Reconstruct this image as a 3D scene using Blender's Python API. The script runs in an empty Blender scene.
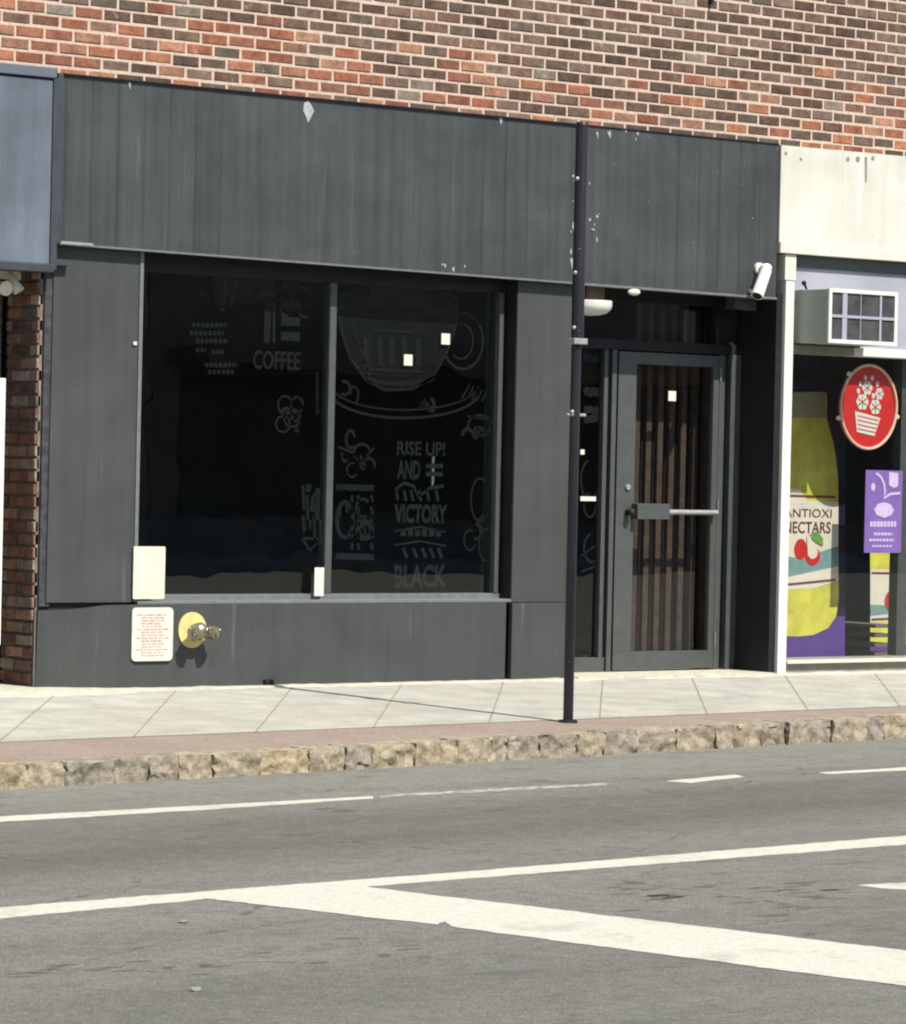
import bpy, bmesh, math, random
from math import sin, cos, tan, atan, radians, pi, sqrt
from mathutils import Vector, Matrix, noise
random.seed(7)
sc = bpy.context.scene
C = sc.collection

# ------------------------------------------------------------ camera
W_, H_ = 906, 1024
F_ = 3670.0; AL = radians(38); ROLL = .022; YH = 43.0; EYE = 1.42
DIST = F_ / (218/EYE*4447/4485)
CAM = (-DIST*sin(AL), -DIST*cos(AL), EYE)
_p = -atan(YH/F_)
fw = Vector((sin(AL)*cos(_p), cos(AL)*cos(_p), sin(_p)))
rt0 = Vector((cos(AL), -sin(AL), 0.)); up0 = rt0.cross(fw)
rt = rt0*cos(ROLL) + up0*sin(ROLL); up = up0*cos(ROLL) - rt0*sin(ROLL)
cd = bpy.data.cameras.new('camera'); cam = bpy.data.objects.new('camera', cd); C.objects.link(cam)
cam.matrix_world = Matrix(((rt.x, up.x, -fw.x, CAM[0]), (rt.y, up.y, -fw.y, CAM[1]), (rt.z, up.z, -fw.z, CAM[2]), (0, 0, 0, 1)))
cd.sensor_fit = 'VERTICAL'; cd.sensor_height = 24; cd.lens = 24*F_/H_; cd.clip_end = 2000; cd.clip_start = .1
sc.camera = cam
sc.render.resolution_x = W_; sc.render.resolution_y = H_

# ------------------------------------------------------------ light
SUN_EL = radians(54); SUN_DX = .15          # sun stands behind the camera's side of the street, slightly to the right
w = bpy.data.worlds.new('World'); sc.world = w; w.use_nodes = True
nt = w.node_tree; sky = nt.nodes.new('ShaderNodeTexSky'); sky.sky_type = 'NISHITA'; sky.sun_disc = False
sky.sun_elevation = SUN_EL; sky.sun_rotation = radians(171.5)
nt.links.new(sky.outputs[0], nt.nodes['Background'].inputs[0]); nt.nodes['Background'].inputs[1].default_value = .085
sl = bpy.data.lights.new('sun', 'SUN'); sl.energy = 4.2; sl.angle = radians(.53); sl.color = (1, .955, .87)
so = bpy.data.objects.new('sun', sl); C.objects.link(so); so.location = (0, -20, 30)
so.rotation_euler = Vector((-SUN_DX*cos(SUN_EL), cos(SUN_EL), -sin(SUN_EL))).to_track_quat('-Z', 'Y').to_euler()
sc.view_settings.view_transform = 'Standard'; sc.view_settings.look = 'None'
sc.view_settings.exposure = .85; sc.cycles.pixel_filter_type = 'BLACKMAN_HARRIS'; sc.cycles.filter_width = 2.1; sc.view_settings.gamma = 1

# ------------------------------------------------------------ helpers
def ray(px, py): return fw + rt*((px-W_/2)/F_) - up*((py-H_/2)/F_)
def at(px, py, Y=0.):
    d = ray(px, py); t = (Y-CAM[1])/d.y
    return Vector((CAM[0]+t*d.x, Y, CAM[2]+t*d.z))
def X(px, py, Y=0.): return at(px, py, Y).x
def Z(px, py, Y=0.): return at(px, py, Y).z
WALK_N, WALK_0, ROAD_Z = .027, .018, -.19
def walk_z(y): return WALK_0 + WALK_N*y
def on_walk(px, py):
    d = ray(px, py); t = (WALK_0+WALK_N*CAM[1]-CAM[2])/(d.z-WALK_N*d.y)
    return Vector((CAM[0]+t*d.x, CAM[1]+t*d.y, CAM[2]+t*d.z))
def on_road(px, py, z=ROAD_Z):
    d = ray(px, py); t = (z-CAM[2])/d.z
    return Vector((CAM[0]+t*d.x, CAM[1]+t*d.y, z))

def box(bm, x0, x1, y0, y1, z0, z1, bev=0.):
    b = bm if bev == 0 else bmesh.new()
    if x0 > x1: x0, x1 = x1, x0
    if y0 > y1: y0, y1 = y1, y0
    if z0 > z1: z0, z1 = z1, z0
    vs = [b.verts.new((x, y, z)) for x in (x0, x1) for y in (y0, y1) for z in (z0, z1)]
    for f in ((0,1,3,2), (4,6,7,5), (0,4,5,1), (2,3,7,6), (0,2,6,4), (1,5,7,3)):
        b.faces.new([vs[i] for i in f])
    if bev:
        bmesh.ops.bevel(b, geom=list(b.edges), offset=bev, segments=2, affect='EDGES', profile=.6)
        me = bpy.data.meshes.new('t'); b.to_mesh(me); b.free(); bm.from_mesh(me); bpy.data.meshes.remove(me)
    return bm
def prism(bm, poly, y0, y1):
    """poly: (x, z) points; extruded from y0 to y1"""
    a = [bm.verts.new((p[0], y0, p[1])) for p in poly]; b = [bm.verts.new((p[0], y1, p[1])) for p in poly]
    bm.faces.new(a); bm.faces.new(b[::-1]); n = len(poly)
    for i in range(n): bm.faces.new((a[i], b[i], b[(i+1) % n], a[(i+1) % n]))
    bmesh.ops.recalc_face_normals(bm, faces=list(bm.faces))
    return bm
def tube(bm, p0, p1, r0, r1=None, seg=20):
    r1 = r0 if r1 is None else r1
    p0, p1 = Vector(p0), Vector(p1); d = p1-p0
    m = Matrix.Translation((p0+p1)/2) @ d.to_track_quat('Z', 'Y').to_matrix().to_4x4()
    bmesh.ops.create_cone(bm, cap_ends=True, segments=seg, radius1=r0, radius2=r1, depth=d.length, matrix=m)
    return bm
def ball(bm, c, r, s=(1, 1, 1)):
    bmesh.ops.create_uvsphere(bm, u_segments=20, v_segments=12, radius=r, matrix=Matrix.Translation(c) @ Matrix.Diagonal((*s, 1)))
    return bm
def disc(bm, cx, cz, rx, rz, y0, y1, seg=48, a0=0, a1=2*pi):
    return prism(bm, [(cx+rx*cos(a0+(a1-a0)*i/seg), cz+rz*sin(a0+(a1-a0)*i/seg)) for i in range(seg)], y0, y1)
def strip(bm, pts, wd, y, th=.002):
    """flat ribbon along (x, z) points on a pane at depth y"""
    n = len(pts)
    L, R = [], []
    for i, p in enumerate(pts):
        a = Vector(pts[max(i-1, 0)]); b = Vector(pts[min(i+1, n-1)]); t = (b-a)
        t = t.normalized() if t.length > 1e-9 else Vector((1, 0)); nn = Vector((-t.y, t.x))*wd/2
        L.append((p[0]+nn.x, p[1]+nn.y)); R.append((p[0]-nn.x, p[1]-nn.y))
    for i in range(n-1):
        bm.faces.new([bm.verts.new((q[0], y, q[1])) for q in (L[i], L[i+1], R[i+1], R[i])])
    return bm
def newobj(name, me, mat, parent=None):
    o = bpy.data.objects.new(name, me); C.objects.link(o)
    if mat is not None:
        for m in (mat if isinstance(mat, (list, tuple)) else [mat]): me.materials.append(m)
    if parent is not None: o.parent = parent; o.matrix_parent_inverse = parent.matrix_world.inverted()
    return o
def obj(name, bm, mat, parent=None, smooth=False):
    bmesh.ops.recalc_face_normals(bm, faces=list(bm.faces))
    me = bpy.data.meshes.new(name); bm.to_mesh(me); bm.free()
    if smooth:
        for p in me.polygons: p.use_smooth = True
        me.set_sharp_from_angle(angle=radians(40))
    return newobj(name, me, mat, parent)
def bx(name, mat, parent, x0, x1, y0, y1, z0, z1, bev=.003): return obj(name, box(bmesh.new(), x0, x1, y0, y1, z0, z1, bev), mat, parent)
def tag(o, label=None, cat=None, group=None, kind=None):
    if label: o['label'] = label
    if cat: o['category'] = cat
    if group: o['group'] = group
    if kind: o['kind'] = kind
    return o
def empty(name, loc, label, cat, group=None):
    o = bpy.data.objects.new(name, None); C.objects.link(o); o.location = loc; o.empty_display_size = .2
    o.matrix_world = Matrix.Translation(loc)
    return tag(o, label, cat, group)
def struct(name, bm, mat, parent=None):
    o = obj(name, bm, mat, parent)
    if parent is None: o['kind'] = 'structure'
    return o
def text_bm(bm, s, x, z, w, h, y, shear=0., slant=0., bold=.0):
    """lettering fitted to a w x h box whose lower left corner is (x, z), facing the street"""
    cu = bpy.data.curves.new('t', 'FONT'); cu.body = s; cu.size = 1; cu.offset = bold; cu.resolution_u = 3
    o = bpy.data.objects.new('t', cu); C.objects.link(o)
    dg = bpy.context.evaluated_depsgraph_get(); me = bpy.data.meshes.new_from_object(o.evaluated_get(dg))
    bpy.data.objects.remove(o)
    xs = [v.co.x for v in me.vertices]; ys = [v.co.y for v in me.vertices]
    x0, x1, y0, y1 = min(xs), max(xs), min(ys), max(ys)
    for v in me.vertices:
        u = (v.co.x-x0)/(x1-x0)*w; q = (v.co.y-y0)/(y1-y0)*h
        v.co = (x+u+shear*q, y, z+q+slant*u)
    bm.from_mesh(me); bpy.data.meshes.remove(me); bpy.data.curves.remove(cu)
    return bm

# ------------------------------------------------------------ materials
class N:
    def __init__(s, name, rough=.6, spec=.4):
        s.m = bpy.data.materials.new(name); s.m.use_nodes = True; s.t = s.m.node_tree
        s.b = s.t.nodes['Principled BSDF']; s.b.inputs['Roughness'].default_value = rough
        s.b.inputs['Specular IOR Level'].default_value = spec
    def n(s, typ, **kw):
        x = s.t.nodes.new(typ)
        for k, v in kw.items():
            if k.startswith('i_'): x.inputs[int(k[2:])].default_value = v
            else: setattr(x, k, v)
        return x
    def l(s, a, b): s.t.links.new(a, b)
    def pos(s, sx=1, sy=1, sz=1, ox=0, oy=0, oz=0):
        g = s.n('ShaderNodeNewGeometry'); m = s.n('ShaderNodeMapping'); m.inputs['Scale'].default_value = (sx, sy, sz); m.inputs['Location'].default_value = (ox, oy, oz)
        s.l(g.outputs['Position'], m.inputs['Vector']); return m.outputs[0]
    def noise(s, vec, scale, detail=4, rough=.5, dist=0.):
        x = s.n('ShaderNodeTexNoise'); s.l(vec, x.inputs['Vector']); x.inputs['Scale'].default_value = scale
        x.inputs['Detail'].default_value = detail; x.inputs['Roughness'].default_value = rough; x.inputs['Distortion'].default_value = dist
        return x.outputs['Fac']
    def ramp(s, fac, *stops):
        r = s.n('ShaderNodeValToRGB'); e = r.color_ramp.elements
        while len(e) < len(stops): e.new(.5)
        for el, (p, c) in zip(e, stops):
            el.position = p; el.color = (c, c, c, 1) if isinstance(c, (int, float)) else (*c, 1)
        s.l(fac, r.inputs[0]); return r.outputs[0]
    def mix(s, fac, a, b, mode='MIX'):
        x = s.n('ShaderNodeMix', data_type='RGBA', blend_type=mode)
        for v, i in ((fac, 0), (a, 6), (b, 7)):
            if isinstance(v, (int, float)): x.inputs[i].default_value = v if i == 0 else (v, v, v, 1)
            elif isinstance(v, tuple): x.inputs[i].default_value = (*v, 1)
            else: s.l(v, x.inputs[i])
        return x.outputs[2]
    def col(s, c):
        if isinstance(c, tuple): s.b.inputs['Base Color'].default_value = (*c, 1)
        else: s.l(c, s.b.inputs['Base Color'])
    def bump(s, h, strength=.3, dist=.01):
        x = s.n('ShaderNodeBump'); x.inputs['Strength'].default_value = strength; x.inputs['Distance'].default_value = dist
        s.l(h, x.inputs['Height']); s.l(x.outputs[0], s.b.inputs['Normal'])

def plain(name, c, rough=.6, spec=.4, var=.15, scale=9., metal=0., bump=.0):
    a = N(name, rough, spec); p = a.pos(); f = a.noise(p, scale, 5, .6)
    lo = tuple(v*(1-var) for v in c); hi = tuple(min(1, v*(1+var)) for v in c)
    a.col(a.ramp(f, (.3, lo), (.7, hi))); a.b.inputs['Metallic'].default_value = metal
    if bump: a.bump(f, bump, .01)
    return a.m

def painted_panel(name, c, board=.0, streak=.5, chips=.5, rough=.5, var=.26):
    """weathered sheet cladding: vertical streaks, board joints, chips"""
    a = N(name, rough, .35)
    v1 = a.noise(a.pos(14, 14, .55), 1.0, 5, .6); v2 = a.noise(a.pos(60, 60, 1.6, 3), 1.0, 4, .6)
    cl = a.noise(a.pos(1.1, 1.1, 1.5), 1.2, 5, .6, .4)
    base = a.ramp(cl, (.3, tuple(x*(1-var) for x in c)), (.5, c), (.7, tuple(x*(1+var) for x in c)))
    s1 = a.ramp(v1, (.36, .72), (.5, 1.), (.66, 1.22)); s2 = a.ramp(v2, (.3, .85), (.7, 1.15))
    col = a.mix(streak, base, a.mix(1., base, s1, 'MULTIPLY')); col = a.mix(streak, col, a.mix(1., col, s2, 'MULTIPLY'))
    run = a.ramp(a.noise(a.pos(22, 22, 1.1, 7), 1.0, 3, .5), (.66, 0.), (.74, .45))   # pale run-off lines
    col = a.mix(run, col, tuple(min(1, x*2.1) for x in c))
    if board:
        g = a.n('ShaderNodeNewGeometry'); sx = a.n('ShaderNodeSeparateXYZ'); a.l(g.outputs['Position'], sx.inputs[0])
        m = a.n('ShaderNodeMath', operation='PINGPONG'); a.l(sx.outputs[0], m.inputs[0]); m.inputs[1].default_value = board/2
        j = a.ramp(m.outputs[0], (0., .0), (.006, 0.), (.012, 1.))
        col = a.mix(a.ramp(a.noise(a.pos(.9, .9, .2), 1.0, 2), (.42, .0), (.6, .55)), col, a.mix(1., col, a.mix(j, .5, 1.), 'MULTIPLY'))
    ch = a.ramp(a.noise(a.pos(1, 1, 1, 11), 34, 3, .6), (.735-.01*chips, 0.), (.75-.01*chips, 1.))
    col = a.mix(ch, col, (.34, .35, .34))
    a.col(col); a.bump(a.noise(a.pos(6, 6, 2), 1.5, 4, .5), .25, .01)
    a.l(a.ramp(v1, (.3, rough-.1), (.7, rough+.12)), a.b.inputs['Roughness'])
    return a.m

CHAR = (.044, .0485, .0485)
M = {}
M['fascia'] = painted_panel('charcoal_boards', CHAR, .19, .42, .2)
M['char'] = painted_panel('charcoal_panel', (.048, .051, .0495), 0, .10, -4., .5, .14)
M['frame'] = plain('charcoal_metal', (.060, .065, .062), .42, .5, .12, 14)
M['frame_light'] = plain('worn_grey_metal', (.13, .14, .138), .4, .5, .15, 20)
M['black'] = plain('black_paint', (.012, .012, .014), .6, .3, .3, 6)
M['void'] = plain('dark_interior', (.030, .033, .036), .8, .2, .5, 2)
M['void_brown'] = plain('brown_interior', (.03, .02, .016), .8, .2, .4, 3)
M['blue'] = painted_panel('blue_grey_sheet', (.105, .124, .148), .0, .4, .0, .42, .2)
M['blue_trim'] = plain('dark_blue_trim', (.04, .045, .055), .4, .5, .2, 9)
M['white_panel'] = painted_panel('white_fascia_paint', (.52, .51, .44), 0, .2, 1.2, .5, .10)
M['white'] = plain('white_paint', (.60, .59, .54), .5, .4, .05, 5)
M['cream'] = plain('cream_plastic', (.62, .58, .45), .4, .4, .06, 12)
M['ac_case'] = plain('grey_green_case', (.34, .36, .31), .5, .4, .08, 6)
M['ac_dark'] = plain('dark_louvres', (.045, .046, .046), .5, .4, .5, 9)
M['lav'] = plain('lavender_panel', (.30, .30, .355), .6, .3, .08, 3)
M['grey_trim'] = plain('grey_trim', (.20, .20, .17), .5, .4, .15, 12)
M['slat'] = plain('brown_wood_slat', (.098, .064, .046), .6, .3, .35, 20)
M['decal'] = plain('faded_grey_vinyl', (.0115, .0125, .013), .7, .2, .35, 18)
M['decal_hi'] = plain('pale_grey_vinyl', (.016, .018, .018), .7, .2, .35, 18)
M['paper'] = plain('white_paper', (.55, .55, .47), .7, .2, .05, 16)
M['paper_text'] = plain('faded_red_print', (.52, .30, .25), .7, .2, .25, 40)
M['paper_grey'] = plain('faded_grey_print', (.36, .30, .28), .7, .2, .25, 40)
M['red'] = plain('red_enamel', (.50, .022, .02), .35, .5, .08, 8)
M['rim'] = plain('pink_white_tube', (.75, .5, .38), .3, .5, .1, 20)
M['purple'] = plain('purple_print', (.085, .045, .22), .5, .3, .1, 8)
M['lilac'] = plain('lilac_print', (.22, .13, .42), .5, .3, .12, 8)
M['pale_lilac'] = plain('pale_lilac_print', (.62, .5, .75), .5, .3, .1, 20)
M['yellow'] = plain('yellow_green_juice', (.52, .49, .07), .5, .3, .22, 7)
M['olive'] = plain('cap_cream_print', (.30, .28, .16), .5, .3, .1, 20)
M['label'] = plain('cream_label_print', (.60, .57, .47), .5, .3, .06, 12)
M['label_blue'] = plain('blue_green_print', (.16, .27, .27), .5, .3, .2, 14)
M['maroon'] = plain('maroon_print', (.14, .03, .03), .5, .3, .2, 40)
M['leaf'] = plain('green_print', (.12, .28, .06), .5, .3, .2, 30)
M['brass'] = plain('tarnished_brass', (.26, .23, .16), .38, .6, .45, 45, .75)
M['plate'] = plain('cream_yellow_plate', (.58, .49, .20), .5, .4, .14, 14)
M['pole'] = painted_panel('dark_pole_paint', (.016, .015, .020), 0, .6, 1.2, .38)
M['galv'] = plain('galvanised_steel', (.36, .365, .35), .35, .5, .15, 30, .4)

a = N('brick_faces', .85, .2)
vc = a.n('ShaderNodeVertexColor', layer_name='Col')
nz = a.noise(a.pos(), 55, 5, .65)
col = a.mix(1., vc.outputs[0], a.ramp(nz, (.3, .72), (.7, 1.25)), 'MULTIPLY'); col = a.mix(1., col, a.ramp(a.noise(a.pos(1, 1, 1, 8), 11, 4, .6), (.32, .62), (.55, 1.), (.7, 1.2)), 'MULTIPLY')
bl = a.ramp(a.noise(a.pos(1, 1, 1, 4), 7, 4, .6), (.66, 0.), (.76, .45)); col = a.mix(bl, col, (.40, .33, .27))
a.col(col); a.bump(nz, .5, .006); M['brick'] = a.m
a = N('pink_mortar', .95, .1); f = a.noise(a.pos(), 30, 5, .6)
a.col(a.ramp(f, (.3, (.40, .30, .235)), (.7, (.56, .445, .36)))); a.bump(f, .5, .006); M['mortar'] = a.m
a = N('old_mortar', .95, .1); f = a.noise(a.pos(), 20, 5, .6)
a.col(a.ramp(f, (.3, (.12, .095, .075)), (.7, (.25, .21, .17)))); a.bump(f, .6, .01); M['old_mortar'] = a.m

# asphalt: worn wheel tracks, sealed cracks, aggregate
a = N('asphalt', .88, .25)
fine = a.noise(a.pos(), 95, 3, .7); mid = a.noise(a.pos(1, 1, 1), 7, 6, .65); big = a.noise(a.pos(.35, 1.6, 1), 1.1, 5, .6, .5)
base = a.ramp(fine, (.3, (.084, .082, .069)), (.5, (.132, .129, .110)), (.70, (.235, .23, .198)))
md2 = a.noise(a.pos(1, 1, 1, 6), 24, 4, .7); base = a.mix(1., base, a.ramp(md2, (.3, .80), (.7, 1.22)), 'MULTIPLY')
base = a.mix(1., base, a.ramp(mid, (.3, .92), (.7, 1.08)), 'MULTIPLY')
base = a.mix(1., base, a.ramp(big, (.33, .90), (.5, 1.), (.7, 1.07)), 'MULTIPLY')
g = a.n('ShaderNodeNewGeometry'); sx = a.n('ShaderNodeSeparateXYZ'); a.l(g.outputs['Position'], sx.inputs[0])
yy = a.n('ShaderNodeMath', operation='MULTIPLY_ADD'); a.l(sx.outputs[0], yy.inputs[0]); yy.inputs[1].default_value = -.10; a.l(sx.outputs[1], yy.inputs[2])
wob = a.n('ShaderNodeMath', operation='MULTIPLY_ADD'); a.l(big, wob.inputs[0]); wob.inputs[1].default_value = .9; a.l(yy.outputs[0], wob.inputs[2])
mr = a.n('ShaderNodeMapRange'); a.l(wob.outputs[0], mr.inputs[0]); mr.inputs[1].default_value = -14; mr.inputs[2].default_value = -2
track = a.ramp(mr.outputs[0], (0, .88), (.35, .97), (.44, .82), (.53, 1.), (.66, 1.02), (.725, .70), (.80, .80), (.87, 1.12), (1., 1.18))
base = a.mix(1., base, track, 'MULTIPLY')
sh = a.ramp(a.noise(a.pos(1.6, 5.5, 1, 2), 1.7, 5, .65, .8), (.585, 0.), (.67, .7)); base = a.mix(sh, base, (.085, .085, .078))
vor = a.n('ShaderNodeTexVoronoi', feature='DISTANCE_TO_EDGE'); a.l(a.pos(.5, 1.1, 1), vor.inputs[0]); vor.inputs['Scale'].default_value = .9
ck = a.n('ShaderNodeMath', operation='MULTIPLY'); a.l(a.ramp(vor.outputs[0], (0, 1.), (.006, .8), (.012, 0.)), ck.inputs[0]); a.l(a.ramp(mid, (.5, 0.), (.62, .6)), ck.inputs[1])
base = a.mix(ck.outputs[0], base, (.03, .03, .028))
a.col(base); a.bump(fine, .6, .008); M['asphalt'] = a.m

a = N('concrete', .85, .25)
fine = a.noise(a.pos(), 60, 4, .7); mid = a.noise(a.pos(), 3.2, 6, .65, .3)
c_ = a.ramp(fine, (.3, (.295, .287, .245)), (.7, (.385, .376, .325)))
c_ = a.mix(1., c_, a.ramp(mid, (.3, .80), (.5, .98), (.7, 1.18)), 'MULTIPLY')
st = a.ramp(a.noise(a.pos(1, 2.5, 1, 5), 2.4, 6, .7), (.56, 0.), (.72, .6)); c_ = a.mix(st, c_, (.23, .225, .185))
sp_ = a.ramp(a.noise(a.pos(1, 1, 1, 9), 17, 2, .5), (.70, 0.), (.73, .7)); c_ = a.mix(sp_, c_, (.14, .135, .115))
c_ = a.mix(a.ramp(a.noise(a.pos(.6, 1, 1, 15), .9, 4, .6), (.45, 0.), (.7, .35)), c_, (.27, .235, .18))
a.col(c_); a.bump(fine, .35, .004); M['concrete'] = a.m
M['pale_concrete'] = plain('pale_concrete', (.40, .385, .31), .9, .2, .2, 16, bump=.5)
M['joint'] = plain('joint_dirt', (.22, .21, .17), .95, .1, .25, 14)

# pavers of the kerb-side strip: small bricks in a running bond
a = N('brick_pavers', .88, .2)
bt = a.n('ShaderNodeTexBrick'); mp = a.pos(1, 1, 1); a.l(mp, bt.inputs[0])
bt.inputs['Scale'].default_value = 1; bt.inputs['Brick Width'].default_value = .2; bt.inputs['Row Height'].default_value = .1
bt.inputs['Mortar Size'].default_value = .006; bt.inputs['Color1'].default_value = (.20, .125, .10, 1); bt.inputs['Color2'].default_value = (.25, .17, .135, 1); bt.inputs['Mortar'].default_value = (.23, .19, .155, 1)
pv = a.mix(a.ramp(a.noise(a.pos(), 2.2, 5, .6), (.33, .35), (.6, .95)), bt.outputs[0], (.245, .205, .165))
a.col(a.mix(1., pv, a.ramp(a.noise(a.pos(), 40, 4, .6), (.3, .75), (.7, 1.2)), 'MULTIPLY')); a.bump(bt.outputs[1], -.3, .004); M['pavers'] = a.m

a = N('rough_kerb_stone', .9, .2)
oi = a.n('ShaderNodeObjectInfo'); f1 = a.noise(a.pos(), 9, 6, .7, .6); f2 = a.noise(a.pos(), 38, 5, .7)
tone = a.ramp(oi.outputs['Random'], (0, (.36, .29, .185)), (.3, (.27, .235, .18)), (.55, (.32, .27, .19)), (.8, (.235, .21, .175)), (1, (.34, .275, .18)))
cc = a.mix(1., tone, a.ramp(f1, (.3, .42), (.5, .95), (.7, 1.35)), 'MULTIPLY')
cc = a.mix(1., cc, a.ramp(f2, (.3, .7), (.7, 1.25)), 'MULTIPLY')
cc = a.mix(a.ramp(a.noise(a.pos(1, 1, 1, 9), 6, 4, .6), (.6, 0.), (.7, .6)), cc, (.12, .08, .06))
a.col(cc); a.bump(f2, .8, .012); M['kerb'] = a.m

a = N('road_paint', .7, .3)
f = a.noise(a.pos(), 26, 5, .7); f2 = a.noise(a.pos(), 120, 3, .6)
f3 = a.noise(a.pos(1, 1, 1, 7), 2.2, 5, .7, .5)
wear = a.ramp(f, (.24, (.17, .165, .14)), (.34, (.42, .41, .34)), (.6, (.49, .48, .405)))
wear = a.mix(a.ramp(f3, (.56, 0.), (.72, .5)), wear, (.22, .215, .18)); wear = a.mix(a.ramp(a.noise(a.pos(1, 1, 1, 3), 60, 4, .7), (.60, 0.), (.68, .6)), wear, (.15, .15, .13))
a.col(a.mix(1., wear, a.ramp(f2, (.3, .82), (.6, 1.05)), 'MULTIPLY')); M['line'] = a.m
a = N('worn_road_paint', .8, .3)
f = a.noise(a.pos(1, 1, 1, 3), 20, 5, .7); a.col(a.ramp(f, (.40, (.12, .12, .105)), (.50, (.26, .26, .23)), (.65, (.46, .45, .40)))); M['worn_line'] = a.m

def glass(name, tint):
    m = bpy.data.materials.new(name); m.use_nodes = True; t = m.node_tree; t.nodes.clear()
    out = t.nodes.new('ShaderNodeOutputMaterial'); tr = t.nodes.new('ShaderNodeBsdfTransparent'); tr.inputs[0].default_value = (*tint, 1)
    gl = t.nodes.new('ShaderNodeBsdfGlossy'); gl.inputs['Roughness'].default_value = .004
    lw = t.nodes.new('ShaderNodeLayerWeight'); lw.inputs[0].default_value = .5
    po = t.nodes.new('ShaderNodeMath'); po.operation = 'POWER'; t.links.new(lw.outputs['Facing'], po.inputs[0]); po.inputs[1].default_value = 4
    ma = t.nodes.new('ShaderNodeMath'); ma.operation = 'MULTIPLY_ADD'; t.links.new(po.outputs[0], ma.inputs[0]); ma.inputs[1].default_value = .8; ma.inputs[2].default_value = .11
    mx = t.nodes.new('ShaderNodeMixShader'); t.links.new(ma.outputs[0], mx.inputs[0]); t.links.new(tr.outputs[0], mx.inputs[1]); t.links.new(gl.outputs[0], mx.inputs[2])
    geo = t.nodes.new('ShaderNodeNewGeometry'); nz = t.nodes.new('ShaderNodeTexNoise'); nz.inputs['Scale'].default_value = 1.3; t.links.new(geo.outputs['Position'], nz.inputs[0])
    bp = t.nodes.new('ShaderNodeBump'); bp.inputs['Strength'].default_value = .10; bp.inputs['Distance'].default_value = .02; t.links.new(nz.outputs[0], bp.inputs['Height']); t.links.new(bp.outputs[0], gl.inputs['Normal'])
    t.links.new(mx.outputs[0], out.inputs[0]); return m
M['glass'] = glass('tinted_glass', (.72, .75, .75)); M['glass_clear'] = glass('clear_glass', (.93, .94, .92))

def pane(name, mat, parent, x0, x1, y, z0, z1):
    bm = bmesh.new(); bm.faces.new([bm.verts.new(p) for p in ((x0, y, z0), (x1, y, z0), (x1, y, z1), (x0, y, z1))])
    me = bpy.data.meshes.new(name); bm.to_mesh(me); bm.free(); return newobj(name, me, mat, parent)

# ------------------------------------------------------------ ground
K0 = on_road(0, 790); K1 = on_road(906, 738); kd = (K1-K0).normalized(); kn = Vector((-kd.y, kd.x, 0))   # kerb face line and its inward normal
def kline(x, off=0.):      # y of a line parallel to the kerb face, off metres towards the building
    p = K0 + kn*off; return p.y + (x-p.x)*kd.y/kd.x
bm = bmesh.new(); vs = [bm.verts.new(p) for p in ((-300, -300, ROAD_Z), (300, -300, ROAD_Z), (300, 300, ROAD_Z), (-300, 300, ROAD_Z))]; bm.faces.new(vs)
struct('road', bm, M['asphalt'])
# concrete walk up to the paver strip (its edge as in the photo)
E0, E1 = on_walk(0, 742), on_walk(906, 706)
def eline(x): return E0.y + (x-E0.x)*(E1.y-E0.y)/(E1.x-E0.x)
KW = .16
bm = bmesh.new()
xs = [-30 + i*1.5 for i in range(47)]
def sheet(bm, ya, yb, dz=0., thick=.12):
    for i in range(len(xs)-1):
        x0, x1 = xs[i], xs[i+1]
        q = [(x0, ya(x0)), (x1, ya(x1)), (x1, yb(x1)), (x0, yb(x0))]
        top = [bm.verts.new((x, y, walk_z(min(y, 0))+dz)) for x, y in q]; bm.faces.new(top)
def sheet_box(name, ya, yb, mat, dz=0.):
    bm = bmesh.new(); sheet(bm, ya, yb, dz); bmesh.ops.remove_doubles(bm, verts=list(bm.verts), dist=1e-5)
    return struct(name, bm, mat)
bm = bmesh.new(); sheet(bm, lambda x: eline(x), lambda x: 0.); sheet(bm, lambda x: 0., lambda x: .9); bmesh.ops.remove_doubles(bm, verts=list(bm.verts), dist=1e-5); struct('pavement', bm, M['concrete'])
sheet_box('paver_strip', lambda x: kline(x, KW-.09), lambda x: min(eline(x), 0)+.002, M['pavers'], -.0025)
# joints and cracks scored in the concrete
def gstrip(bm, a, b, wd, z=.0015):
    d = (b-a); n = Vector((-d.y, d.x, 0)).normalized()*wd/2
    bm.faces.new([bm.verts.new((p.x, p.y, walk_z(p.y)+z)) for p in (a-n, b-n, b+n, a+n)])
bm = bmesh.new()
J = [((170, 697), (139, 731)), ((287, 694), (259, 728)), ((398, 690), (377, 722)), ((501, 689), (491, 717)),
     ((602, 690), (600, 715)), ((695, 685), (706, 711)), ((788, 680), (806, 707)), ((876, 675), (896, 701))]
def extend(a, b):
    A, B = on_walk(*a), on_walk(*b); d = (B-A)
    ta = (-.02-A.y)/d.y; A2 = A+d*ta
    t = 0
    for _ in range(40):
        P = A + d*(1+t); 
        if P.y < eline(P.x): break
        t += .02
    return A2, A+d*(1+t-.01)
JJ = [extend(*j) for j in J]
for A, B in JJ: gstrip(bm, A, B, .010)
step = (JJ[-1][0]-JJ[0][0])/7
for k in list(range(1, 10)):
    for base, sgn in ((JJ[0], -1), (JJ[-1], 1)):
        dx = sgn*k*step.x; A = base[0]+Vector((dx, 0, 0)); B = base[1]+Vector((dx, eline(base[1].x+dx)-eline(base[1].x), 0)); gstrip(bm, A, B, .010)
struct('pavement_joints', bm, M['joint'])
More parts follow.
